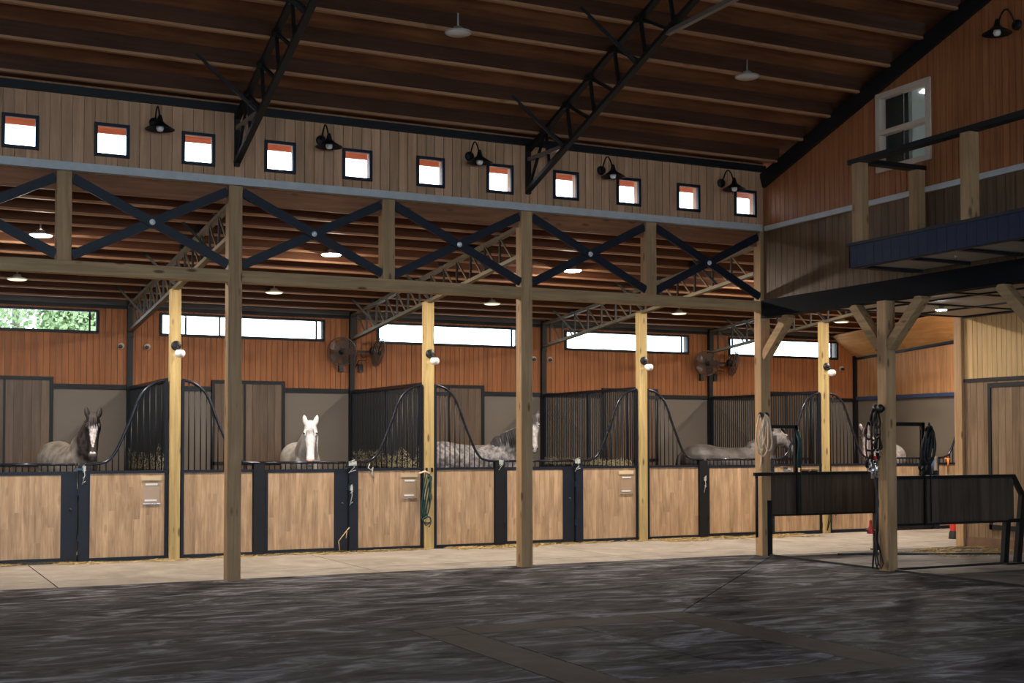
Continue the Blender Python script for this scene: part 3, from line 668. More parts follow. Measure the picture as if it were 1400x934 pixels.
def fan_pair(x, la, lb, lm):
    y = YB-.38
    fan((x-.30, y, 3.35), (-.42, -.85, -.22), la)
    fan((x+.42, y+.05, 3.36), (.93, -.55, -.25), lb)
    t = thing('fan_bracket', lm, 'bracket', (x, YB-.10, 3.37))
    m = MB(); m.bar((x-.24, y+.08, 3.37), (x+.34, y+.10, 3.37), .035); m.build('cross_arm', M_BLACK, t)
    m = MB(); m.bar((x, y+.09, 3.37), (x, YB-.1, 3.37), .04); m.build('wall_arm', M_BLACK, t)
    MB().tube([(x+.1, y+.15, 3.33), (x+.16, y+.15, 3.26), (x+.24, y+.15, 3.27), (x+.22, y+.15, 3.2), (x+.1, y+.2, 3.22), (x+.08, YB-.06, 3.1)], .008, 6).build('cable', M_SOCK, t)
fan_pair(8, 'left wall fan above the white horse\'s stall partition, caged', 'right wall fan below the white window strip near the green rope post', 'black bracket holding the two fans left of the green rope post')
fan_pair(16, 'left wall fan near the loft corner post, caged and round', 'right wall fan edge-on behind the loft corner post', 'black bracket holding the two fans beside the loft corner post')
for x, lb in ((7.79, 'black wall socket left of the black pilaster, under the fans by the white horse'), (8.17, 'black wall socket right of the black pilaster, under the fans by the white horse'),
              (15.79, 'black wall socket left of the pilaster, under the fans by the loft'), (16.13, 'black wall socket right of the pilaster, under the fans by the loft'), (17.48, 'small black wall box under the window behind the loft corner post')):
    t = MB(); t.box(x-.045, x+.045, YB-.08, YB-.022, 3.0, 3.15); t.box(x-.03, x+.03, YB-.09, YB-.08, 3.02, 3.06); o = t.build('wall_socket', M_SOCK); setp(o, lb, 'socket')
for x, lb in ((3.86, 'small round wall camera left of the first pilaster'), (4.30, 'small round wall camera right of the first pilaster'), (11.80, 'small round wall camera beside the right edge of the middle main post'),
              (12.16, 'small round wall camera right of the third pilaster'), (19.58, 'small round wall camera near the plywood soffit')):
    t = thing('wall_camera', lb, 'camera', (x, YB-.02, 3.35))
    MB().lathe([(.055, 0), (.055, -.03), (.04, -.05), (.0, -.05)], n=16, axis=(0, 1, 0)).build('housing', M_CREAM, t, local=True)
    MB().lathe([(.032, -.03), (.032, -.12), (.025, -.125), (0, -.12)], (0, 0, -.005), 14, (.25, 1, .1)).build('lens_barrel', M_SOCK, t, local=True)

# ---------------------------------------------------------------- stall fronts
who = ['dark-headed horse', 'white horse', 'dapple grey horse', 'lowered-head horse', 'rightmost horse']
ZW0, ZW1 = .06, 1.25
CURVE_B = [(2.735,1.385),(2.92,1.39),(3.04,1.42),(3.11,1.475),(3.17,1.56),(3.235,1.69),(3.313,1.874),(3.392,2.06),(3.46,2.25),(3.53,2.39),(3.60,2.475),(3.69,2.545),(3.78,2.585),(3.89,2.605)]
CURVE_A = [(4-x, z) for x, z in reversed(CURVE_B)]
CURVE_A = [(x*1.0+(.0 if x < .3 else 0), z) for x, z in CURVE_A]
def smooth_curve(pts, n=4):
    out = []
    for i in range(len(pts)-1):
        p0 = pts[max(i-1, 0)]; p1 = pts[i]; p2 = pts[i+1]; p3 = pts[min(i+2, len(pts)-1)]
        for k_ in range(n):
            t = k_/n
            out.append(tuple(.5*((2*p1[j])+(-p0[j]+p2[j])*t+(2*p0[j]-5*p1[j]+4*p2[j]-p3[j])*t*t+(-p0[j]+3*p1[j]-3*p2[j]+p3[j])*t**3) for j in range(2)))
    out.append(pts[-1]); return out
def zcurve(pts, x):
    for i in range(len(pts)-1):
        if min(pts[i][0], pts[i+1][0]) <= x <= max(pts[i][0], pts[i+1][0]):
            a = (x-pts[i][0])/(pts[i+1][0]-pts[i][0]); return pts[i][1]+a*(pts[i+1][1]-pts[i][1])
    return 1.385
def boards(parent, x0, x1, z0=ZW0, z1=ZW1, y=YS, n=None, mat=M_STALL, w=.088):
    n = n or int(round((x1-x0)/w)); w = (x1-x0)/n
    for i in range(n):
        cut = [z0+(z1-z0)*c_ for c_ in (.15+.7*rnd.random(),)] if rnd.random() < .55 else []
        zz = [z0]+cut+[z1]
        for a_, b_ in zip(zz[:-1], zz[1:]): boxo('board', x0+i*w+.0006, x0+(i+1)*w-.0006, y-.02, y+.02, a_+(.0006 if a_ > z0 else 0), b_, mat, parent)
def fixed_panel(X, side, k_, label):
    if side == 'A': x0, x1, wx0, wx1, p0, p1, cv = X+.085, X+1.345, X+.14, X+1.155, X+1.17, X+1.34, [(X+a, b) for a, b in smooth_curve(CURVE_A)]
    else: x0, x1, wx0, wx1, p0, p1, cv = X+2.665, X+3.915, X+2.82, X+3.86, X+2.67, X+2.80, [(X+a, b) for a, b in smooth_curve(CURVE_B)]
    t = thing('stall_front_panel', label, 'stall panel', ((x0+x1)/2, YS, 0))
    f = MB(); f.box(x0, x1, YS-.03, YS+.03, .015, ZW0); f.box(x0, x1, YS-.03, YS+.03, ZW1, 1.29)
    f.box(wx0-.045 if side == 'A' else x0, wx0, YS-.03, YS+.03, ZW0, ZW1); f.box(wx1, wx1+.045 if side == 'B' else x1, YS-.03, YS+.03, ZW0, ZW1)
    f.build('frame', M_NAVY, t)
    boards(t, wx0, wx1)
    f = MB(); f.box(p0, p1, YS-.05, YS+.04, 0, 1.37); f.build('hinge_post', M_BLACK if side == 'A' else M_NAVY, t)
    tx = X+.10 if side == 'A' else X+3.90
    f = MB(); f.box(min(tx, tx+(.04 if side == 'A' else -.04)), max(tx, tx+(.04 if side == 'A' else -.04)), YS-.03, YS+.03, 1.29, 2.61); f.build('upright', M_NAVY, t)
    MB().tube([(a, YS-.01, b) for a, b in cv], .021, 10).build('curved_rail', M_TUBE, t)
    m = MB(); n = 11; a0, a1 = (X+.21, X+1.16) if side == 'A' else (X+2.87, X+3.82)
    for i in range(n+1):
        x = a0+(a1-a0)*i/n; m.tube([(x, YS, 1.28), (x, YS, zcurve(cv, x))], .0095, 6)
    o = m.build('bars', M_BLACK, t); o['kind'] = 'stuff'
    if side == 'A': MB().box(X+.14, X+.36, YS-.02, YS+.02, 2.44, 2.50).build('top_stiffener', M_BLACK, t)
    m = MB(); sx = p0+.05
    for z in (.30, .95): m.box(p0-.025 if side == 'B' else p1, p0 if side == 'B' else p1+.025, YS-.06, YS-.03, z, z+.09)
    m.build('hinge', M_BLACK if side == 'A' else M_NAVY, t)
    return t
def gate(X, label):
    t = thing('stall_gate', label, 'gate', (X+2, YS, 0))
    f = MB(); f.box(X+1.35, X+2.645, YS-.025, YS+.025, .035, .075); f.box(X+1.35, X+2.645, YS-.025, YS+.025, 1.235, 1.285)
    f.box(X+1.35, X+1.395, YS-.025, YS+.025, .075, 1.235); f.build('frame', M_NAVY, t)
    boards(t, X+1.395, X+2.43, .075, 1.235)
    lp = MB().box(X+2.43, X+2.645, YS-.03, YS+.03, .035, 1.285).build('latch_plate', M_NAVY, t)
    MB().tube([(X+1.36, YS, 1.385), (X+2.655, YS, 1.385)], .019, 10).build('top_rail', M_TUBE, t)
    m = MB()
    for i in range(15):
        x = X+1.42+i*.0835; m.tube([(x, YS, 1.28), (x, YS, 1.385)], .0095, 6)
    o = m.build('bars', M_BLACK, t); o['kind'] = 'stuff'
    MB().lathe([(0, -.05), (.015, -.05), (.02, -.03)], (X+2.56, YS, .75), 10, (0, 1, 0)).build('keyhole_knob', M_SOCK, lp)
    m = MB(); m.box(X+2.60, X+2.72, YS-.065, YS-.05, 1.30, 1.33); m.tube([(X+2.62, YS-.06, 1.33), (X+2.62, YS-.06, 1.40)], .008, 6); m.build('latch_bolt', M_TUBE, lp)
def card_holder(X, label):
    t = thing('card_holder', label, 'card holder', (X+3.66, YS-.03, 1.0))
    y = YS-.021
    MB().box(X+3.53, X+3.81, y-.014, y, 1.145, 1.205).build('name_strip', wood('pale name strip', (.60,.47,.30), (.72,.58,.38), 0, .5) if 'pale name strip' not in bpy.data.materials else bpy.data.materials['pale name strip'], t)
    MB().box(X+3.555, X+3.79, y-.006, y, .815, 1.115).build('clear_sleeve', plain('clear sleeve over board', (.40,.28,.18), .35, spec=.8) if 'clear sleeve over board' not in bpy.data.materials else bpy.data.materials['clear sleeve over board'], t)
    MB().box(X+3.59, X+3.76, y-.012, y-.006, 1.075, 1.10).build('white_clip', M_WHITE, t)
    MB().box(X+3.58, X+3.75, y-.012, y-.006, .845, .87).build('white_clip', M_WHITE, t)
    MB().box(X+3.55, X+3.795, y-.015, y-.0, .805, .815).build('ledge', M_CHROME, t)
for k_ in range(5):
    X = 4*k_; w_ = who[k_]
    fixed_panel(X, 'A', k_, f'boarded stall panel, curved rail falling, left of the {w_}\'s gate')
    gate(X, f'tan boarded stall gate with low black rail in front of the {w_}')
    fixed_panel(X, 'B', k_, f'boarded stall panel, curved rail rising, right of the {w_}\'s gate')
    if k_ < 3: card_holder(X, f'name strip and clear card sleeve on the panel right of the {w_}\'s gate')
# tape and ties at the latches
def tape(x, z0, z1, w, lb):
    m = MB(); rr = random.Random(int(x*10)); z = z0
    m.tube([(x-.5*w, YS-.055, z0), (x+.2*w, YS-.06, (z0+z1)/2), (x-.1*w, YS-.056, z1)], .006, 6)
    m.box(x-w/2, x+w/2, YS-.058, YS-.052, z1-.07, z1)
    for i in range(4):
        q = z0+(z1-z0)*rr.random(); m.tube([(x-w*.4, YS-.06, q), (x+w*.5*rr.random(), YS-.062, q+.03)], .0045, 5)
    o = m.build('latch_tape', M_TAPE); setp(o, lb, 'tape')
tape(2.735, 1.10, 1.36, .05, 'ragged pale tape on the latch post beside the dark-headed grey horse')
tape(6.72, 1.22, 1.40, .13, 'pale grey tape wrapped on top of the latch post right of the white horse')
tape(6.70, .72, 1.02, .05, 'scraps of pale tape halfway down the latch post right of the white horse')
tape(9.27, 1.24, 1.40, .08, 'pale tape on the black post left of the middle main post')
tape(10.70, 1.20, 1.41, .10, 'pale tape on the latch post right of the middle main post')
tape(13.28, .80, 1.08, .05, 'white paint scraps on the black post in front of the lowered-head horse')
t = MB(); t.tube([(7.0, YS-.05, 1.36), (6.97, YS-.06, 1.30), (7.02, YS-.06, 1.26), (7.05, YS-.06, 1.31), (7.03, YS-.06, 1.20), (7.06, YS-.06, 1.14)], .009, 7)
setp(t.build('tie_string', M_TAPE), 'knotted pale tie hanging from the curved rail right of the white horse', 'string')

# partitions between stalls
def partition(x, label):
    t = thing('stall_partition', label, 'partition', (x, (YS+YB)/2, 0))
    y0, y1 = YS+.085, YB-.105
    MB().box(x-.03, x+.03, y0, y1, .07, .12).build('bottom_rail', M_NAVY, t)
    for i in range(24): w_ = (y1-y0)/24; boxo('board', x-.02, x+.02, y0+i*w_+.002, y0+(i+1)*w_-.002, .12, 1.22, M_LAMD, t)
    MB().box(x-.03, x+.03, y0, y1, 1.22, 1.28).build('middle_rail', M_NAVY, t)
    MB().box(x-.03, x+.03, y0, y1, 2.60, 2.655).build('top_rail', M_TUBE, t)
    for y in (y0+.02, (y0+y1)/2, y1-.02): MB().box(x-.025, x+.025, y-.025, y+.025, 1.28, 2.60).build('upright', M_NAVY, t)
    m = MB(); n = 50
    for i in range(1, n): y = y0+(y1-y0)*i/n; m.tube([(x, y, 1.28), (x, y, 2.60)], .0128, 6, cap=False)
    o = m.build('bars', M_BLACK, t); o['kind'] = 'stuff'
for x, lb in ((4, 'black barred partition behind the leftmost globe lamp post'), (8, 'black barred partition right of the white horse with hay stuck in its foot'),
              (12, 'black barred partition right of the dapple grey horse'), (16, 'black barred partition behind the horse with lowered head')): partition(x, lb)
# hay stuck in the lower part of the partitions
for x, lb in ((4, 'dried hay caught low in the partition behind the leftmost globe lamp post'), (8, 'dried hay caught low in the partition right of the white horse'), (12, 'dried hay on the ledge of the partition right of the dapple grey horse')):
    m = MB(); rr = random.Random(x)
    for i in range(900):
        y = YS+.3+3.2*rr.random(); hmax = .12+.28*max(0, mnoise.noise(Vector((x, y*2.4, 0)))+.45) if x != 12 else .1
        z = 1.28+hmax*rr.random()**1.5; a = rr.random()*math.pi; l = .03+.05*rr.random(); d = Vector((.02*(rr.random()-.5), math.cos(a)*l, math.sin(a)*l*.8))
        p = Vector((x+(rr.random()-.5)*.07-.01, y, z)); u = Vector((.0, -math.sin(a), math.cos(a)))*.004
        m.add([p-d-u, p+d-u, p+d+u, p-d+u], [(0, 1, 2, 3)])
    setp(m.build('hay', M_HAY), lb, 'hay', kind='stuff')

# ---------------------------------------------------------------- balcony on the gable wall
BX, BY = 10.84, 12.50
t = thing('balcony', 'navy balcony on the upper right wall with black handrail', 'balcony', (11.4, 11, 3.82))
m = MB(); m.box(BX+.04, 11.92, 6.0, BY-.04, 3.86, 4.06); m.build('deck', M_SOFF, t)
for i in range(44):
    y1 = BY-i*.148
    boxo('fascia_board', BX, BX+.025, y1-.145, y1, 3.83, 4.10, M_FASC, t)
m = MB(); m.box(BX-.02, BX+.05, 6.0, BY+.02, 4.10, 4.135); m.box(BX, 11.92, BY-.025, BY, 3.83, 4.10); m.build('fascia_cap', M_NAVY, t)
m = MB(); m.box(BX+.026, BX+.075, 6.0, BY-.03, 3.82, 3.86)
m.build('edge_strip', M_BLACK, t)
for y in (12.40, 11.6, 10.8, 10.0): boxo('joist', BX+.03, 11.92, y-.03, y+.03, 3.825, 3.86, M_BLACK, t)
for x, y, z0 in ((BX+.10, BY-.10, 4.10), (11.93-.06, BY-.10, 4.06), (BX+.10, 10.62, 4.10), (BX+.10, 8.8, 4.10)):
    w_ = .07; mm = MB(); mm.box(x-w_, x+w_, y-w_, y+w_, z0, 5.12); mm.build('railing_post', M_PINE, t)
m = MB(); m.box(BX+.02, BX+.16, 6.0, BY+.04, 5.12, 5.18); m.build('handrail', M_BLACK, t)
m = MB(); m.box(BX+.16, 11.97, BY-.16, BY-.04, 5.12, 5.18); m.build('handrail', M_BLACK, t)
t = thing('hanging_hook', 'small pale hook hanging under the balcony edge', 'hook', (BX+.25, 11.0, 3.82))
MB().tube([(0, 0, 0), (0, 0, -.03), (.015, 0, -.05), (.03, 0, -.035), (.02, 0, -.02)], .006, 6).build('wire', M_CHROME, t, local=True)

# ---------------------------------------------------------------- tie stall dividers under the loft
def divider(y, x0, x1, lb, slant):
    t = thing('tie_stall_divider', lb, 'divider', ((x0+x1)/2, y, 0))
    z0, z1 = .575, 1.235
    m = MB(); m.box(x0-.15, x1, y-.04, y+.04, z1-.045, z1); m.box(x0, x1, y-.03, y+.03, z0, z0+.03)
    m.box(x0, x0+.03, y-.03, y+.03, z0, z1)
    if not slant: m.box(x1-.05, x1, y-.03, y+.03, z0, z1)
    m.build('frame', M_BLACK, t)
    n = int((x1-x0-.05)/.145); w_ = (x1-x0-.05)/n
    for i in range(n): boxo('board', x0+.03+i*w_+.0015, x0+.03+(i+1)*w_-.0015, y-.015, y+.015, z0+.03, z1-.045, M_LAMD, t)
    m = MB(); xb_ = x0+.52
    m.bar((xb_, y-.045, z0), (xb_, y-.045, 1.235), .035, .02, (0, 1, 0)); m.bar((xb_, y, 1.235), (xb_, y, 1.94), .05, .05, (0, 1, 0)); m.bar((x0-.02, y, 1.92), (xb_+.025, y, 1.92), .05, .05)
    m.build('tether_frame', M_BLACK, t)
    m = MB()
    if slant:
        m.bar((x1-.02, y, z1-.02), (x1+.17, y, .93), .07, .05, (0, 1, 0)); m.bar((x1+.17, y, .95), (x1+.05, y, .0), .09, .07, (0, 1, 0)); m.bar((x1-.14, y, z0+.01), (x1-.20, y, .0), .09, .07, (0, 1, 0))
        m.bar((x1-.12, y, z0+.02), (x1+.15, y, z0+.02), .05, .05); m.box(x1-.28, x1+.12, y-.12, y+.12, 0, .02)
    else:
        m.bar((x1-.02, y, z0), (x1-.02, y, 0), .07, .06, (0, 1, 0)); m.box(x1-.08, x1+.04, y-.06, y+.06, 0, .02)
    m.build('leg', M_BLACK, t)
    return t
t = divider(YM, 12.09, 14.19, 'dark boarded tie stall divider joined to the loft corner post', False)
MB().box(12.01, 12.09, YM-.10, YM-.086, .0, .82).build('bracket_plate', M_BLACK, t)
MB().box(11.75, 12.09, YM-.14, YM-.09, 1.185, 1.235).build('front_arm', M_BLACK, t)
MB().tube([(11.79, YM-.12, 1.19), (11.79, YM-.12, .28)], .022, 8).build('hanging_bar', M_BLACK, t)
divider(YQ, 12.09, 14.28, 'dark boarded tie stall divider with slanted black legs, nearest at the right', True)
# rubber strips on the floor
for a, b_, lb in (((12.0, 15.6), (12.0, 13.24), 'black rubber strip on the floor between the loft corner post and the bridle post'), ((12.10, 13.14), (14.1, 13.14), 'black rubber strip on the floor under the nearest tie stall divider'),
                  ((12.0, 12.98), (12.0, 10.6), 'black rubber strip on the floor running forward from the bridle post'), ((13.0, 15.3), (15.3, 14.2), 'thin dark hose lying across the tie stall floor')):
    w_ = .05 if 'strip' in lb else .02
    o = MB().bar((a[0], a[1], .012), (b_[0], b_[1], .012), w_, .03).build('floor_strip' if 'strip' in lb else 'hose', M_RUBB); setp(o, lb, 'strip' if 'strip' in lb else 'hose')
# ---------------------------------------------------------------- small things
def loop(cx_, cz, rx, rz, n=28, ph=0., tw=.0, y=0., yw=.012):
    return [(cx_+rx*math.sin(2*math.pi*i/n+ph)*(1+.12*math.sin(3*2*math.pi*i/n)), y+yw*math.sin(2*2*math.pi*i/n+ph), cz+rz*math.cos(2*math.pi*i/n)) for i in range(n)]
t = thing('coiled_rope', 'tan coiled rope hanging from black hooks on the loft corner post', 'rope', (11.9, YM-.12, 2.08))
m = MB()
y = YM-.15
m.tube(loop(11.83, 1.80, .055, .29, y=y), .012, 7, closed=True); m.tube(loop(11.90, 1.77, .085, .29, ph=.3, y=y-.015), .012, 7, closed=True); m.tube(loop(11.95, 1.82, .075, .26, ph=-.2, y=y-.03), .012, 7, closed=True); m.tube(loop(11.87, 1.84, .06, .25, ph=.9, y=y-.04), .012, 7, closed=True)
m.tube([(11.86, y, 1.52), (11.84, y-.02, 1.42), (11.83, y-.01, 1.32), (11.84, y, 1.26)], .010, 7); m.build('coil', M_ROPE, t)
t = thing('rope_hook', 'black round double hook holding the tan rope on the loft corner post', 'hook', (11.92, YM-.09, 2.09))
for dx in (-.05, .06): MB().lathe([(0, -.07), (.035, -.065), (.045, -.03), (.02, 0)], (11.92+dx, YM-.086, 2.09), 12, (0, 1, 0)).build('knob', M_SOCK, t)
t = thing('coiled_rope', 'dark green rope hanging in long loops on a stall post', 'rope', (7.93, YS-.1, 1.23))
m = MB(); y = YS-.11
for i in range(7): m.tube(loop(7.93+.02*math.sin(i*2.1), .88-.015*i, .055+.008*(i % 3), .34-.02*(i % 4), ph=.4*i, y=y-.008*i, yw=.01), .009, 6, closed=True)
m.tube([(7.90, y, .55), (7.86, y-.02, .45), (7.92, y, .38), (8.0, y-.03, .42), (7.97, y, .35)], .009, 6); m.tube(loop(7.92, .47, .07, .05, y=y-.05), .012, 6, closed=True)
m.build('coil', M_GREEN, t)
m = MB(); m.tube([(7.80, YS-.10, 1.20), (7.90, YS-.12, 1.235), (7.98, YS-.11, 1.20)], .014, 7); m.build('strap', M_ROPE, t)
m = MB(); m.box(7.925, 7.95, YS-.11, YS-.075, 1.22, 1.29); m.box(8.02, 8.045, YS-.11, YS-.075, 1.22, 1.29); setp(m.build('rope_hook', M_SOCK), 'two small black hooks above the green rope', 'hook')
# bridles on the post
def bridle(c, h, lb, red=False, s=1.):
    t = thing('bridle', lb, 'bridle', c)
    x, y, z = c; m = MB()
    m.tube(loop(x, z-.12*s, .05*s, .11*s, y=y), .016, 6, closed=True)
    m.tube([(x-.03, y, z-.05), (x-.055*s, y-.01, z-h*.5), (x-.03, y-.02, z-h)], .013, 6); m.tube([(x+.03, y, z-.05), (x+.055*s, y, z-h*.5), (x+.03, y-.01, z-h)], .013, 6)
    m.tube(loop(x, z-h+.08, .06*s, .08, y=y-.02), .014, 6, closed=True); m.tube([(x-.05, y-.01, z-h*.6), (x+.05, y-.01, z-h*.62)], .014, 6)
    m.build('straps', M_LEATH, t)
    m = MB(); m.tube(loop(x-.02, z-h+.0, .025, .028, y=y-.03), .006, 6, closed=True); m.tube([(x-.02, y-.03, z-h-.03), (x+.05, y-.03, z-h-.04)], .007, 6); m.build('bit', M_CHROME, t)
    if red: m = MB(); m.box(x-.035, x+.0, y-.05, y-.02, z-h+.02, z-h+.07); m.build('red_clip', M_RED, t)
xx, yy = 11.86, YQ-.02
for dx, dy in ((0, .05), (-.02, -.06)):
    pass
for i, (cx_, cy_, cz, h, lb, rd) in enumerate([(11.84, YQ+.07, 2.13, .70, 'black leather bridle hung highest on the short post under the loft', True), (11.82, YQ-.01, 2.10, .52, 'black bridle hung nearer on the same short post, right of the highest one', False),
        (11.80, YQ+.13, 1.95, .62, 'black halter hung leftmost on the short post with the bridles', False)]):
    bridle((cx_, cy_, cz), h, lb, rd)
t = thing('bridle_hook', 'black round bridle rack knobs on the short post under the loft', 'hook', (11.87, YQ, 2.13))
for dy in (.06, -.03): MB().lathe([(0, -.09), (.05, -.085), (.06, -.05), (.03, 0)], (11.915, YQ+dy, 2.12), 14, (1, 0, 0)).build('knob', M_SOCK, t)
m = MB(); y0 = YQ+.06
for k_ in range(3):
    m.tube([(11.88, y0-.03*k_, 1.50), (11.86, y0+.03*k_, 1.3), (11.86, y0-.02*k_, .9), (11.84+.02*k_, y0+.02*k_, .4), (11.84, y0+.05*(k_-1), .10), (11.86, y0+.08*(k_-1), .03), (11.88, y0+.1*(k_-1), .10), (11.88, y0+.05, .5)], .011, 6)
setp(m.build('lead_ropes', M_LEATH), 'long black lead ropes hanging to the floor on the short post', 'rope')
m = MB(); m.tube([(11.83, YQ+.08, 1.42), (11.82, YQ+.08, 1.2)], [.03, .022], 8); m.tube([(11.84, YQ+.02, 1.46), (11.83, YQ+.02, 1.22)], [.022, .028], 8)
setp(m.build('metal_bits', M_CHROME), 'shiny metal bits hanging below the black bridles', 'bit')
t = thing('extinguisher_cone', 'small red hose nozzle hanging low beside the bridle post', 'nozzle', (11.80, YQ+.12, .5))
m = MB(); m.lathe([(.0, .16), (.02, .15), (.022, .08), (.05, .0), (.052, -.02), (0, -.02)], (11.84, YQ+.15, .50), 14); m.build('body', M_RED, t)
MB().tube([(11.76, YQ+.16, .52), (11.93, YQ+.14, .515)], .012, 6).build('handle', M_SOCK, t)
# halters on the second tether frame
t = thing('bridle', 'bundle of black halters hanging from the nearest divider\'s upright frame', 'bridle', (12.60, YQ, 1.9))
m = MB(); rr = random.Random(5)
for i in range(9):
    cx_ = 12.60+.05*(rr.random()-.5); m.tube(loop(cx_, 1.66-.10*rr.random(), .05+.04*rr.random(), .20+.08*rr.random(), ph=rr.random()*3, y=YQ-.05-.012*i), .016, 6, closed=True)
m.tube([(12.60, YQ-.07, 1.62), (12.62, YQ-.07, 1.25)], .05, 8); m.tube([(12.53, YQ-.05, 1.85), (12.515, YQ-.05, 1.24)], .009, 6); m.tube([(12.70, YQ-.05, 1.7), (12.715, YQ-.05, 1.0), (12.71, YQ-.05, .62)], .009, 6); m.tube([(12.72, YQ-.06, 1.66), (12.735, YQ-.06, 1.60)], .02, 6)
m.build('straps', M_LEATH, t)
m = MB(); m.tube([(12.62, YM-.05, 1.80), (12.66, YM-.06, 1.6), (12.67, YM-.05, 1.3), (12.66, YM-.05, .60)], .010, 7); m.tube([(12.60, YM-.05, 1.86), (12.64, YM-.07, 1.7), (12.62, YM-.05, 1.3)], .03, 7)
setp(m.build('lead_ropes', M_GREEN), 'dark green lead rope hanging on the far divider\'s upright frame', 'rope')
# on the far divider's top
m = MB(); m.add([(12.32, YM-.04, 1.236), (12.58, YM-.05, 1.236), (12.56, YM+.05, 1.24), (12.34, YM+.05, 1.24), (12.36, YM-.02, 1.29), (12.53, YM-.02, 1.30), (12.52, YM+.03, 1.29), (12.38, YM+.03, 1.28)],
             [(0,3,2,1),(4,5,6,7),(0,1,5,4),(1,2,6,5),(2,3,7,6),(3,0,4,7)])
o = m.build('folded_cloth', M_WHITE); md = o.modifiers.new('s', 'SUBSURF'); md.levels = md.render_levels = 2; setp(o, 'crumpled white cloth lying on top of the far tie stall divider', 'cloth')
t = thing('grooming_brush', 'orange-brown brush lying on the white cloth', 'brush', (12.40, YM, 1.29)); MB().box(12.34, 12.44, YM-.04, YM+.02, 1.295, 1.325).build('back', M_PINE, t); MB().box(12.345, 12.435, YM-.035, YM+.015, 1.278, 1.295).build('bristles', M_STRAW, t)
for x, lb in ((12.78, 'small wooden brush on the far divider right of the green lead rope'), (12.95, 'flat wooden block on the far divider, beside the brush')):
    t = thing('grooming_brush', lb, 'brush', (x, YM, 1.236)); MB().box(x-.07, x+.07, YM-.03, YM+.03, 1.25, 1.275).build('back', M_PINEX, t); MB().box(x-.06, x+.06, YM-.025, YM+.025, 1.236, 1.25).build('bristles', M_LEATH, t)
# fire cone, bucket, cables at the last stalls
t = thing('safety_cone', 'red and black stand behind the pale tack room post', 'cone', (17.06, 17.0, 0))
m = MB(); m.lathe([(.11, .0), (.10, .10), (.075, .16)], (17.06, 17.0, .0), 16); m.build('base', M_RUBB, t); m = MB(); m.lathe([(.085, .14), (.085, .40), (.05, .44), (0, .44)], (17.06, 17.0, 0), 16); m.build('body', M_RED, t)
m = MB(); m.lathe([(.0, 0), (.10, 0), (.13, .26), (.12, .26), (.095, .02), (0, .02)], (18.36, YS-.20, 1.08), 18); m.tube([(18.36+.125*math.cos(a_), YS-.20+.17*math.sin(a_)*1.0, 1.33+.07*math.sin(a_)) for a_ in [i*math.pi/10 for i in range(11)]], .006, 6); o = m.build('bucket', plain('dull blue plastic', (.05,.09,.20), .5)); setp(o, 'dull blue bucket hooked on the last stall gate', 'bucket')
m = MB(); m.tube([(19.02, YS-.05, 1.36), (19.03, YS-.06, 1.29), (19.01, YS-.06, 1.20)], [.03, .022, .012], 8); m.tube([(18.96, YS-.05, 1.37), (19.08, YS-.05, 1.36)], .018, 6); setp(m.build('ring_clip', M_ORANGE), 'orange clip tied to the last stall\'s curved rail', 'clip')
m = MB()
for dx in (0, .06): m.tube([(16.06+dx, YS-.09, 1.1), (16.03+dx, YS-.09, .7), (16.02+dx, YS-.09, .30), (15.98, YS-.09, .05)], .009, 6)
m.tube([(16.14, YS-.06, .75), (16.15, YS-.07, .40), (16.20, YS-.07, .33), (16.25, YS-.07, .40), (16.24, YS-.06, .75)], .009, 6)
setp(m.build('cable', M_SOCK), 'dark cables hanging down the stall post seen under the far divider', 'cable')
# bright metal container by the last gate
m = MB(); m.lathe([(0, 0), (.055, 0), (.055, .26), (.06, .27), (.0, .27)], (18.62, YS-.12, 1.14), 16); setp(m.build('metal_canister', M_CHROME), 'bright metal canister at the last stall gate beside the blue bucket', 'canister')

# straw along the stall fronts
def straw(n, x0, x1, y0, y1, seed, lb, dens=1.):
    m = MB(); rr = random.Random(seed); i = 0; tries = 0
    while i < n and tries < n*12:
        tries += 1
        x = x0+(x1-x0)*rr.random(); u_ = rr.random()**1.8; y = y1-(y1-y0)*u_
        if mnoise.noise(Vector((x*1.7, y*3, seed)))+.35 < rr.random()*.8: continue
        i += 1; a = rr.random()*math.pi; l = .02+.06*rr.random(); z = .004+.02*rr.random()*(1-u_)
        d = Vector((math.cos(a)*l, math.sin(a)*l, .01*(rr.random()-.3))); s_ = Vector((-math.sin(a), math.cos(a), .3))*.003; p = Vector((x, y, z))
        m.add([p-d-s_, p+d-s_, p+d+s_, p-d+s_], [(0, 1, 2, 3)])
    setp(m.build('straw_litter', M_STRAW), lb, 'straw', kind='stuff')
straw(2600, 0, 8.0, 18.8, 19.15, 1, 'thin line of straw along the foot of the left stall fronts')
straw(2200, 8.3, 10.4, 18.72, 19.15, 2, 'straw heaped at the foot of the dapple grey horse\'s stall front')
straw(3600, 12.2, 15.4, 18.5, 19.15, 3, 'straw spread before the stall of the horse with lowered head')
straw(2200, 14.2, 16.0, 14.2, 15.4, 4, 'patch of straw on the floor of the tie stall, at right')
straw(500, 10.4, 12.2, 18.9, 19.15, 5, 'few straws along the front right of the middle main post')
o = MB().tube([(6.50, YS-.10, .02), (6.48, YS-.10, .18), (6.62, YS-.08, .34), (6.66, YS-.08, .38)], .008, 6).tube([(6.62, YS-.08, .33), (6.60, YS-.10, .22)], .006, 6).build('straw_stalk', M_STRAW); setp(o, 'bent straw stalk leaning on the gate in front of the white horse', 'straw')

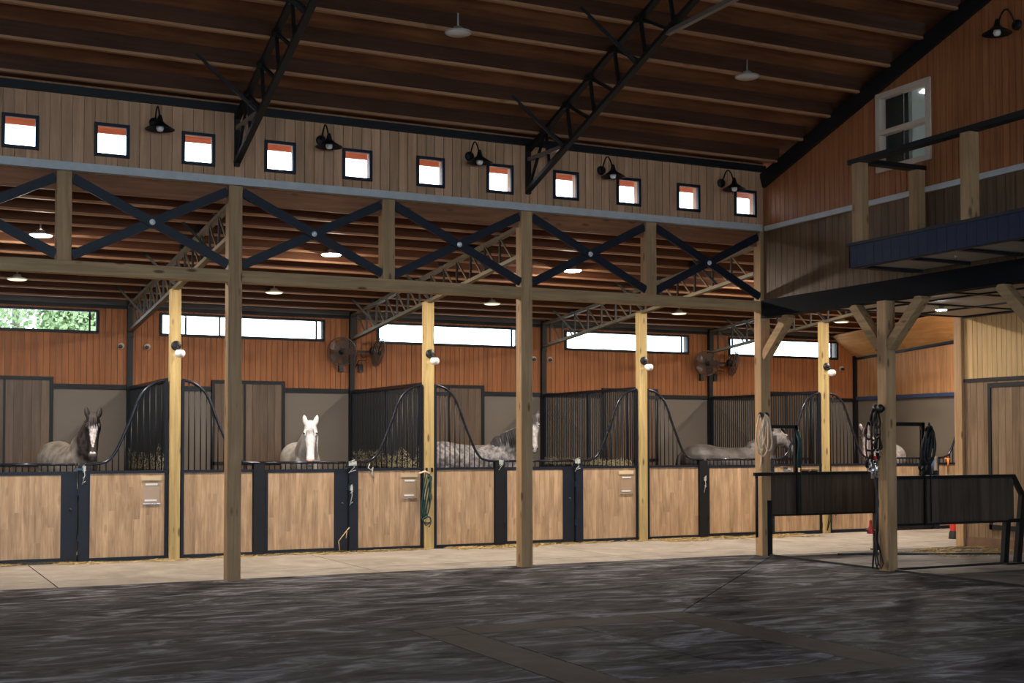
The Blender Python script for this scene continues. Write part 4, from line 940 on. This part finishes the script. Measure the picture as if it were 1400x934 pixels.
# ---------------------------------------------------------------- horses
def ring_loft(mb, rings, n=16):
    """rings: (centre, side vector * half width, up vector * half height)"""
    vs = []
    for c, u, v in rings:
        for k in range(n):
            t = 2*math.pi*k/n; vs.append(c+u*math.cos(t)+v*math.sin(t))
    m = len(rings); fs = [(i*n+k, i*n+(k+1) % n, (i+1)*n+(k+1) % n, (i+1)*n+k) for i in range(m-1) for k in range(n)]
    fs += [tuple(reversed(range(n))), tuple((m-1)*n+k for k in range(n))]
    mb.add(vs, fs, True)
def seg(mb, pts, rad, sy=1.):
    """limb as a loft of round sections"""
    rings = []
    for i, p in enumerate(pts):
        d = (Vector(pts[min(i+1, len(pts)-1)])-Vector(pts[max(i-1, 0)])).normalized()
        u = Vector((0, 1, 0)); u = (u-d*u.dot(d)).normalized(); v = d.cross(u)
        rings.append((Vector(p), u*rad[i]*sy, v*rad[i]))
    ring_loft(mb, rings, 12)
def fill_caps(mb): pass
def coat(name, fn): return fn
def horse_mat():
    m, nt, b = mat_new('horse coat'); N = nt.nodes.new; L = nt.links.new
    a = N('ShaderNodeVertexColor'); a.layer_name = 'coat'
    tc = N('ShaderNodeTexCoord'); n = N('ShaderNodeTexNoise'); n.inputs['Scale'].default_value = 26; n.inputs['Detail'].default_value = 6; L(tc.outputs['Object'], n.inputs['Vector'])
    mr = N('ShaderNodeMapRange'); mr.inputs['From Min'].default_value = .3; mr.inputs['From Max'].default_value = .7; mr.inputs['To Min'].default_value = .82; mr.inputs['To Max'].default_value = 1.12; L(n.outputs['Fac'], mr.inputs[0])
    vm = N('ShaderNodeVectorMath'); vm.operation = 'SCALE'; L(a.outputs[0], vm.inputs[0]); L(mr.outputs[0], vm.inputs['Scale']); L(vm.outputs[0], b.inputs['Base Color'])
    b.inputs['Roughness'].default_value = .55; b.inputs['Specular IOR Level'].default_value = .35
    n2 = N('ShaderNodeTexNoise'); n2.inputs['Scale'].default_value = 120; L(tc.outputs['Object'], n2.inputs['Vector'])
    bp = N('ShaderNodeBump'); bp.inputs['Strength'].default_value = .12; bp.inputs['Distance'].default_value = .004; L(n2.outputs['Fac'], bp.inputs['Height']); L(bp.outputs[0], b.inputs['Normal'])
    return m
M_COAT = horse_mat()
M_EYE = plain('dark horse eye', (.012,.008,.006), .08, spec=.8)
M_NOST = plain('dark nostril', (.02,.015,.014), .6)
def mixc(a, b, t): t = max(0, min(1, t)); return tuple(a[i]*(1-t)+b[i]*t for i in range(3))
def make_horse(label, loc, heading, poll, nose, coatfn, mane_c, tail_c, scale=1.03, cast='grey', forelock=True, mane_side=1, ears_c=None, earfwd=.25):
    """poll and nose points in the horse's own frame (x forward, y left, z up, before scale)"""
    t = thing('horse', label, 'horse', loc, None, (0, 0, heading)); t.scale = (scale,)*3
    mb = MB(); V = Vector
    body = [(-1.02,1.28,.05,.09), (-.98,1.29,.15,.17), (-.88,1.31,.225,.235), (-.72,1.31,.275,.275), (-.52,1.30,.285,.29), (-.30,1.26,.28,.285), (-.05,1.22,.285,.30), (.20,1.20,.275,.325), (.40,1.22,.245,.35), (.55,1.24,.215,.35), (.70,1.22,.185,.30), (.82,1.20,.14,.21), (.88,1.20,.07,.11)]
    ring_loft(mb, [(V((x, 0, z)), V((0, w, 0)), V((0, 0, h))) for x, z, w, h in body], 20)
    poll = V(poll); ny_, np_, nl_ = R(nose[0]), R(nose[1]), nose[2]; nose = poll + V((math.cos(np_)*math.cos(ny_), math.cos(np_)*math.sin(ny_), -math.sin(np_)))*nl_; d = (nose-poll); Lh = d.length; d.normalize()
    # neck: quadratic from the shoulders to behind the poll
    side_h = d.cross(V((0, 0, 1)))
    if side_h.length < .2: side_h = V((0, 1, 0))
    # head side vector: perpendicular to d, closest to the horizontal
    side_h = -side_h.normalized(); uph = d.cross(side_h) * 1.0
    if uph.z < 0 and abs(d.z) < .95: uph = -uph
    # forehead normal: the face side
    fn = (V((0, 0, 1)) - d*d.z); fn = fn.normalized()                # perpendicular to d, pointing up = face normal
    side_h = d.cross(fn).normalized()
    n0 = V((.36, 0, 1.25)); n3 = poll - fn*.10 - d*(-.02); 
    hd = V((d.x, d.y, 0)); 
    n1 = V((min(.80, poll.x*.72), 0, 1.52)); n2 = poll - fn*.16 + V((-.10, 0, -.16))
    rings = []
    for i in range(10):
        a = i/9; c = n0*(1-a)**3 + n1*3*a*(1-a)**2 + n2*3*a*a*(1-a) + n3*a**3
        tg = ((n1-n0)*(1-a)**2 + (n2-n1)*2*a*(1-a) + (n3-n2)*a*a).normalized()
        sd = V((0, 1, 0)).lerp(side_h if side_h.y > 0 else -side_h, a*a); sd = (sd-tg*sd.dot(tg)).normalized(); vv = tg.cross(sd)
        w = (.14*(1-a)**1.2 if a > .12 else .10)+.078; h = (.235*(1-a)**1.0 if a > .12 else .15)+.125
        rings.append((c, sd*w, vv*h))
    ring_loft(mb, rings, 18)
    # head sections: (t along, half width, depth above axis, depth below)
    hs = [(-.06,.058,.05,.10), (.0,.078,.080,.14), (.07,.092,.095,.165), (.15,.100,.100,.18), (.22,.098,.098,.18), (.30,.082,.090,.155), (.40,.066,.080,.115), (.50,.056,.068,.088), (.60,.055,.060,.076), (.68,.062,.058,.076), (.74,.060,.050,.070), (.79,.046,.038,.055), (.82,.02,.015,.02)]
    k = Lh/.82
    hr = []
    for s_, w, a_, b_ in hs:
        c = poll + d*(s_*k) + fn*((a_-b_)/2*1.0) - fn*.03
        hr.append((c, side_h*w*k*1.36, fn*(a_+b_)/2*k))
    ring_loft(mb, hr, 18)
    # brow ridges and cheeks give the face planes
    for s in (-1, 1):
        c = poll + d*.185*k + side_h*s*.100*k + fn*.030*k; ring_loft(mb, [(c-d*.06*k, side_h*.012, fn*.012), (c-d*.03*k, side_h*.030, fn*.028), (c, side_h*.034, fn*.032), (c+d*.035*k, side_h*.025, fn*.025), (c+d*.07*k, side_h*.01, fn*.01)], 8)
        c = poll + d*.72*k + side_h*s*.040*k + fn*.012*k; ring_loft(mb, [(c-d*.05*k, side_h*.015, fn*.015), (c, side_h*.030, fn*.028), (c+d*.04*k, side_h*.02, fn*.018)], 8)
        # ear: flattened cone
        b0 = poll + side_h*s*.090*k - d*.01 - fn*.01
        ax = (-d*.9 + fn*earfwd + side_h*s*.20).normalized(); ew = side_h - ax*side_h.dot(ax); ew.normalize(); ef = ax.cross(ew)
        ring_loft(mb, [(b0+ax*h_, ew*w_, ef*f_) for h_, w_, f_ in ((-.02,.034,.028), (.025,.044,.030), (.06,.045,.024), (.095,.036,.019), (.125,.022,.013), (.145,.007,.007))], 10)
    # legs
    for s in (-1, 1):
        seg(mb, [(.56, s*.11, 1.14), (.62, s*.155, .92), (.60, s*.155, .74), (.60, s*.15, .56), (.61, s*.15, .50), (.59, s*.15, .42), (.58, s*.15, .20), (.60, s*.15, .13), (.64, s*.15, .06), (.65, s*.15, .0)], [.08, .115, .080, .055, .060, .042, .036, .046, .050, .065])
        seg(mb, [(-.66, s*.10, 1.24), (-.64, s*.13, 1.02), (-.60, s*.165, .82), (-.72, s*.16, .62), (-.82, s*.155, .54), (-.84, s*.155, .47), (-.80, s*.155, .22), (-.78, s*.155, .14), (-.74, s*.155, .06), (-.72, s*.155, .0)], [.10, .175, .135, .075, .062, .052, .040, .048, .050, .065])
    me = mb.mesh('body_tmp')
    tmp = bpy.data.objects.new('body_tmp', me); col.objects.link(tmp)
    # close caps are already there: voxel-remesh into one surface and smooth it
    rm_ = tmp.modifiers.new('r', 'REMESH'); rm_.mode = 'VOXEL'; rm_.voxel_size = .0125; rm_.use_smooth_shade = True
    sm = tmp.modifiers.new('s', 'SMOOTH'); sm.factor = .6; sm.iterations = 9
    dg = bpy.context.evaluated_depsgraph_get(); ev = tmp.evaluated_get(dg)
    bm_ = bpy.data.meshes.new_from_object(ev)
    bpy.data.objects.remove(tmp)
    bm_.polygons.foreach_set('use_smooth', [True]*len(bm_.polygons))
    ca = bm_.color_attributes.new('coat', 'FLOAT_COLOR', 'POINT')
    cols = []
    for v in bm_.vertices:
        p = v.co; r_ = p-poll; th = r_.dot(d)/Lh; off = (r_-d*r_.dot(d)); ish = -.12 < th < 1.1 and off.length < .23 and (p.x > .85 or p.z > 1.75)
        c = coatfn(p, th if ish else None, off.dot(side_h)/k, off.dot(fn)/k); cols += [*c, 1.]
    ca.data.foreach_set('color', cols)
    bm_.materials.append(M_COAT)
    bo = bpy.data.objects.new('body', bm_); col.objects.link(bo); bo.parent = t
    for s in (-1, 1):
        c = poll + d*.200*k + side_h*s*.110*k + fn*.036*k
        MB().lathe([(0, .022), (.012, .017), (.019, .008), (.021, 0), (.012, -.015), (0, -.018)], c, 12, side_h).build('eye', M_EYE, t, local=True)
        c = poll + d*.745*k + side_h*s*.054*k + fn*.022*k
        m = MB(); m.lathe([(0, .022), (.009, .016), (.012, 0), (.009, -.016), (0, -.022)], c, 10, (d*.8+side_h*s*.3).normalized()); m.build('nostril', M_NOST, t, local=True)
    c0 = poll + d*.815*k - fn*.035*k
    m = MB(); m.tube([c0-side_h*.035, c0+d*.006, c0+side_h*.035], .006, 6); m.build('mouth_line', M_NOST, t, local=True)
    mm = plain('mane hair '+label[:12], mane_c, .6, var=.25, nscale=40); rr = random.Random(3)
    m = MB(); crest = [(r[0]+(-r[2] if (-r[2]).z > 0 or True else r[2])) for r in rings]
    # crest of the neck = the upper end of each ring's height axis
    crest = [(c+v if (v.z > 0 or (abs(v.z) < .01 and v.x < 0)) else c-v) for c, u, v in rings]
    for i in range(150):
        a = .12+.88*rr.random(); f = a*9; j = min(8, int(f)); q = crest[j].lerp(crest[j+1], f-j); c = rings[j][0]; u = rings[j][1].normalized()*(mane_side if mane_side else (1 if i % 2 else -1))
        L_ = (.16 if mane_side else .30)+.16*rr.random(); tg = (crest[j+1]-crest[j]).normalized()
        p0 = q - (q-c).normalized()*.015 + tg*.01; p1 = q + u*.05 + (q-c).normalized()*.012 + V((0, 0, -.02)); p2 = q + u*(.085+.03*rr.random()) + V((0, 0, -L_*.5)); p3 = q + u*(.09+.03*rr.random()) + V((0, 0, -L_)) + tg*(.04*(rr.random()-.5))
        m.tube([p0, p1, p2, p3], [.012, .012, .009, .002], 5, cap=False)
    if forelock:
        for i in range(26):
            x = (rr.random()-.5)*.07; p0 = poll - d*.03 + side_h*x + fn*.06; p1 = poll + d*.03 + side_h*x*1.3 + fn*.085; p2 = poll + d*(.10+.08*rr.random()) + side_h*x*1.7 + fn*.082
            m.tube([p0, p1, p2], [.010, .009, .002], 5, cap=False)
    o_ = m.build('mane', mm, t, local=True); o_['kind'] = 'stuff'
    m = MB(); tm = plain('tail hair '+label[:12], tail_c, .6, var=.25, nscale=40)
    for i in range(60):
        dx, dy = (rr.random()-.5)*.06, (rr.random()-.5)*.10
        m.tube([(-.98, dy*.3, 1.44), (-1.06+dx*.5, dy*.7, 1.36), (-1.10+dx, dy, 1.05), (-1.08+dx*1.5, dy*1.4, .65+.2*rr.random())], [.016, .018, .015, .003], 5, cap=False)
    o_ = m.build('tail', tm, t, local=True); o_['kind'] = 'stuff'
    hm = MB()
    return t
def nz(p, s=5., o=0.): return mnoise.noise(Vector((p.x*s+o, p.y*s, p.z*s)))
def dapple(p, s=13.):
    q = mnoise.noise(Vector((p.x*s, p.y*s, p.z*s))) + .5*mnoise.noise(Vector((p.x*s*2.3, p.y*s*2.3, p.z*s*2.3))); return max(0, min(1, .5+q*1.3))
W_ = (.66, .64, .63); DK = (.020, .015, .015)
def coat_dark(p, th, sx, fx):
    if th is not None:
        if fx > .02 and .16 < th < .86 and abs(sx) < .078-.030*th+.015*nz(p, 14): return mixc(DK, (.64, .60, .60), min(1, (th-.16)*9)*(.5+.65*dapple(p, 24)))
        if th > .84: return (.09, .07, .07)
        return DK
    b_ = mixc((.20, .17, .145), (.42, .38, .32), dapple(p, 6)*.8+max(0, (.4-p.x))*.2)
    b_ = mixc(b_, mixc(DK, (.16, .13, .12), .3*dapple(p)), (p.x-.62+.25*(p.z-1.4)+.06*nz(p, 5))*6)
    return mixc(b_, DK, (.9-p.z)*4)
def coat_white(p, th, sx, fx):
    if th is not None:
        if th > .80: return mixc(W_, (.55, .33, .30), (th-.80)*9)
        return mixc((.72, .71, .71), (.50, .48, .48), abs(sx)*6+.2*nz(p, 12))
    return mixc((.74, .71, .66), (.58, .54, .49), .5+nz(p, 4)) if p.z > .5 else (.5, .48, .45)
def coat_dapple(p, th, sx, fx):
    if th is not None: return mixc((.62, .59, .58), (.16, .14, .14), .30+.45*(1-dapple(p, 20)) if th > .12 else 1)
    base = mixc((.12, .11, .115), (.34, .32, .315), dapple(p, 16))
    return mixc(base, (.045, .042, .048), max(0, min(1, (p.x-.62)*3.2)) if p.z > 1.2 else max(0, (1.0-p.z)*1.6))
def coat_grey(p, th, sx, fx):
    if th is not None: return mixc((.40, .37, .35), (.10, .085, .08), .25+.5*(1-dapple(p, 18))-(.3 if fx > .04 else 0))
    c = mixc((.060, .050, .045), (.105, .092, .085), dapple(p, 5)); c = mixc(c, (.15, .142, .138), max(0, min(1, (p.x-.1)*2)))
    c = mixc(c, (.08, .06, .055), max(0, min(1, (-.80-p.x)*5))); return mixc(c, (.055, .044, .040), max(0, min(1, (p.x-.60+.3*(p.z-1.55))*5)))
def coat_light(p, th, sx, fx):
    if th is not None:
        c = mixc((.46, .40, .385), (.12, .09, .09), .6*(1-dapple(p, 22)) if abs(sx) < .06 else .75); return mixc(c, (.60, .40, .38), max(0, (th-.62)*4))
    return mixc((.55, .52, .50), (.36, .33, .33), 1-dapple(p, 9)) if p.x < .6 else mixc((.3, .25, .24), (.6, .55, .52), dapple(p, 9))
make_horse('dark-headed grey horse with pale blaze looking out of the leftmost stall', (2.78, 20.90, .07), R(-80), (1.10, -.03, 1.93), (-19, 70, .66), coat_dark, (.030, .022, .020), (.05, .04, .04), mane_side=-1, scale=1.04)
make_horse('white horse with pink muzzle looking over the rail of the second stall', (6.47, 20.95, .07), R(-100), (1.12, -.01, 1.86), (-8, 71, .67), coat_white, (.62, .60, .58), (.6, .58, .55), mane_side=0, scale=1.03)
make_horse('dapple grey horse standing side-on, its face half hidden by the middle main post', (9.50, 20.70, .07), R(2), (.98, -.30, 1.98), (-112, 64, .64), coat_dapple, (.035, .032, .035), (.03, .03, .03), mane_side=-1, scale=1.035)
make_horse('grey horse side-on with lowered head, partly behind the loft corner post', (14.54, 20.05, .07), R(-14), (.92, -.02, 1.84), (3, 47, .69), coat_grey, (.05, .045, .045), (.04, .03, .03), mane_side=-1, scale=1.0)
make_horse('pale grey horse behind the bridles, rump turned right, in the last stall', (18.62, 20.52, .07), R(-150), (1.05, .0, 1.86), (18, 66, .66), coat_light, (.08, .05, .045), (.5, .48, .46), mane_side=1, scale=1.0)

# ---------------------------------------------------------------- trees outside the first window
def tree(x, y, h, r, seed, lb):
    t = thing('tree', lb, 'tree', (x, y, -.12), 'trees beyond the leftmost window strip'); rr = random.Random(seed)
    m = MB(); m.tube([(0, 0, 0), (.1, 0, h*.4), (0, .1, h*.8)], [.22, .16, .06], 8); m.build('trunk', M_BARK, t, local=True)
    m = MB()
    for i in range(9000):
        a = rr.random()*6.283; b_ = math.acos(2*rr.random()-1); q = r*(.55+.45*rr.random()**.4)*(1+.28*mnoise.noise(Vector((math.cos(a)*2+seed, math.sin(a)*2, math.cos(b_)*2))))
        p = Vector((q*math.sin(b_)*math.cos(a), q*math.sin(b_)*math.sin(a), h*.62+q*1.15*math.cos(b_)))
        n = Vector((rr.random()-.5, rr.random()-.5, rr.random()-.3)).normalized(); u = n.orthogonal().normalized()*(.05+.05*rr.random()); v = n.cross(u)*.7
        m.add([p-u, p-v, p+u, p+v], [(0, 1, 2, 3)])
    o = m.build('foliage', M_LEAF, t, local=True); o['kind'] = 'stuff'
tree(.6, 36.0, 8.5, 2.9, 1, 'leafy green tree outside the leftmost window strip, cut by the photo edge')
tree(3.6, 38.5, 9.0, 3.0, 2, 'leafy green tree outside the middle of the leftmost window strip')
tree(5.2, 35.5, 8.0, 1.3, 3, 'slimmer green tree outside the right end of the leftmost window strip')

# ---------------------------------------------------------------- groups for everything that repeats
GR = {'main_post': 'tall timber posts of the hall', 'stall_post': 'timber posts along the stall fronts', 'king_post': 'short posts between beam and clerestory', 'tie_beam': 'timber tie beams',
      'knee_brace': 'timber knee braces under the loft', 'roof_truss': 'main roof trusses', 'stall_roof_truss': 'stall roof trusses', 'wall_lamp': 'gooseneck barn lamps', 'wall_fan': 'wall fans', 'fan_bracket': 'fan brackets',
      'wall_socket': 'black wall boxes', 'wall_camera': 'round wall cameras', 'stall_front_panel': 'fixed stall front panels', 'stall_gate': 'stall gates', 'card_holder': 'card holders on the stall fronts', 'latch_tape': 'tape on the latch posts',
      'stall_partition': 'barred partitions between stalls', 'hay': 'hay caught in the partitions', 'tie_stall_divider': 'dividers of the tie stalls', 'bridle': 'bridles and halters', 'horse': 'horses in the stalls', 'straw_litter': 'straw on the floor',
      'floor_strip': 'rubber strips on the floor', 'grooming_brush': 'brushes on the divider', 'lead_ropes': 'hanging lead ropes', 'coiled_rope': 'coiled ropes on posts', 'rope_hook': 'rope hooks', 'office_ceiling_light': 'office ceiling lights'}
for o in bpy.data.objects:
    if o.parent is None and 'label' in o and 'group' not in o:
        b_ = o.name.split('.')[0]
        if b_ in GR: o['group'] = GR[b_]
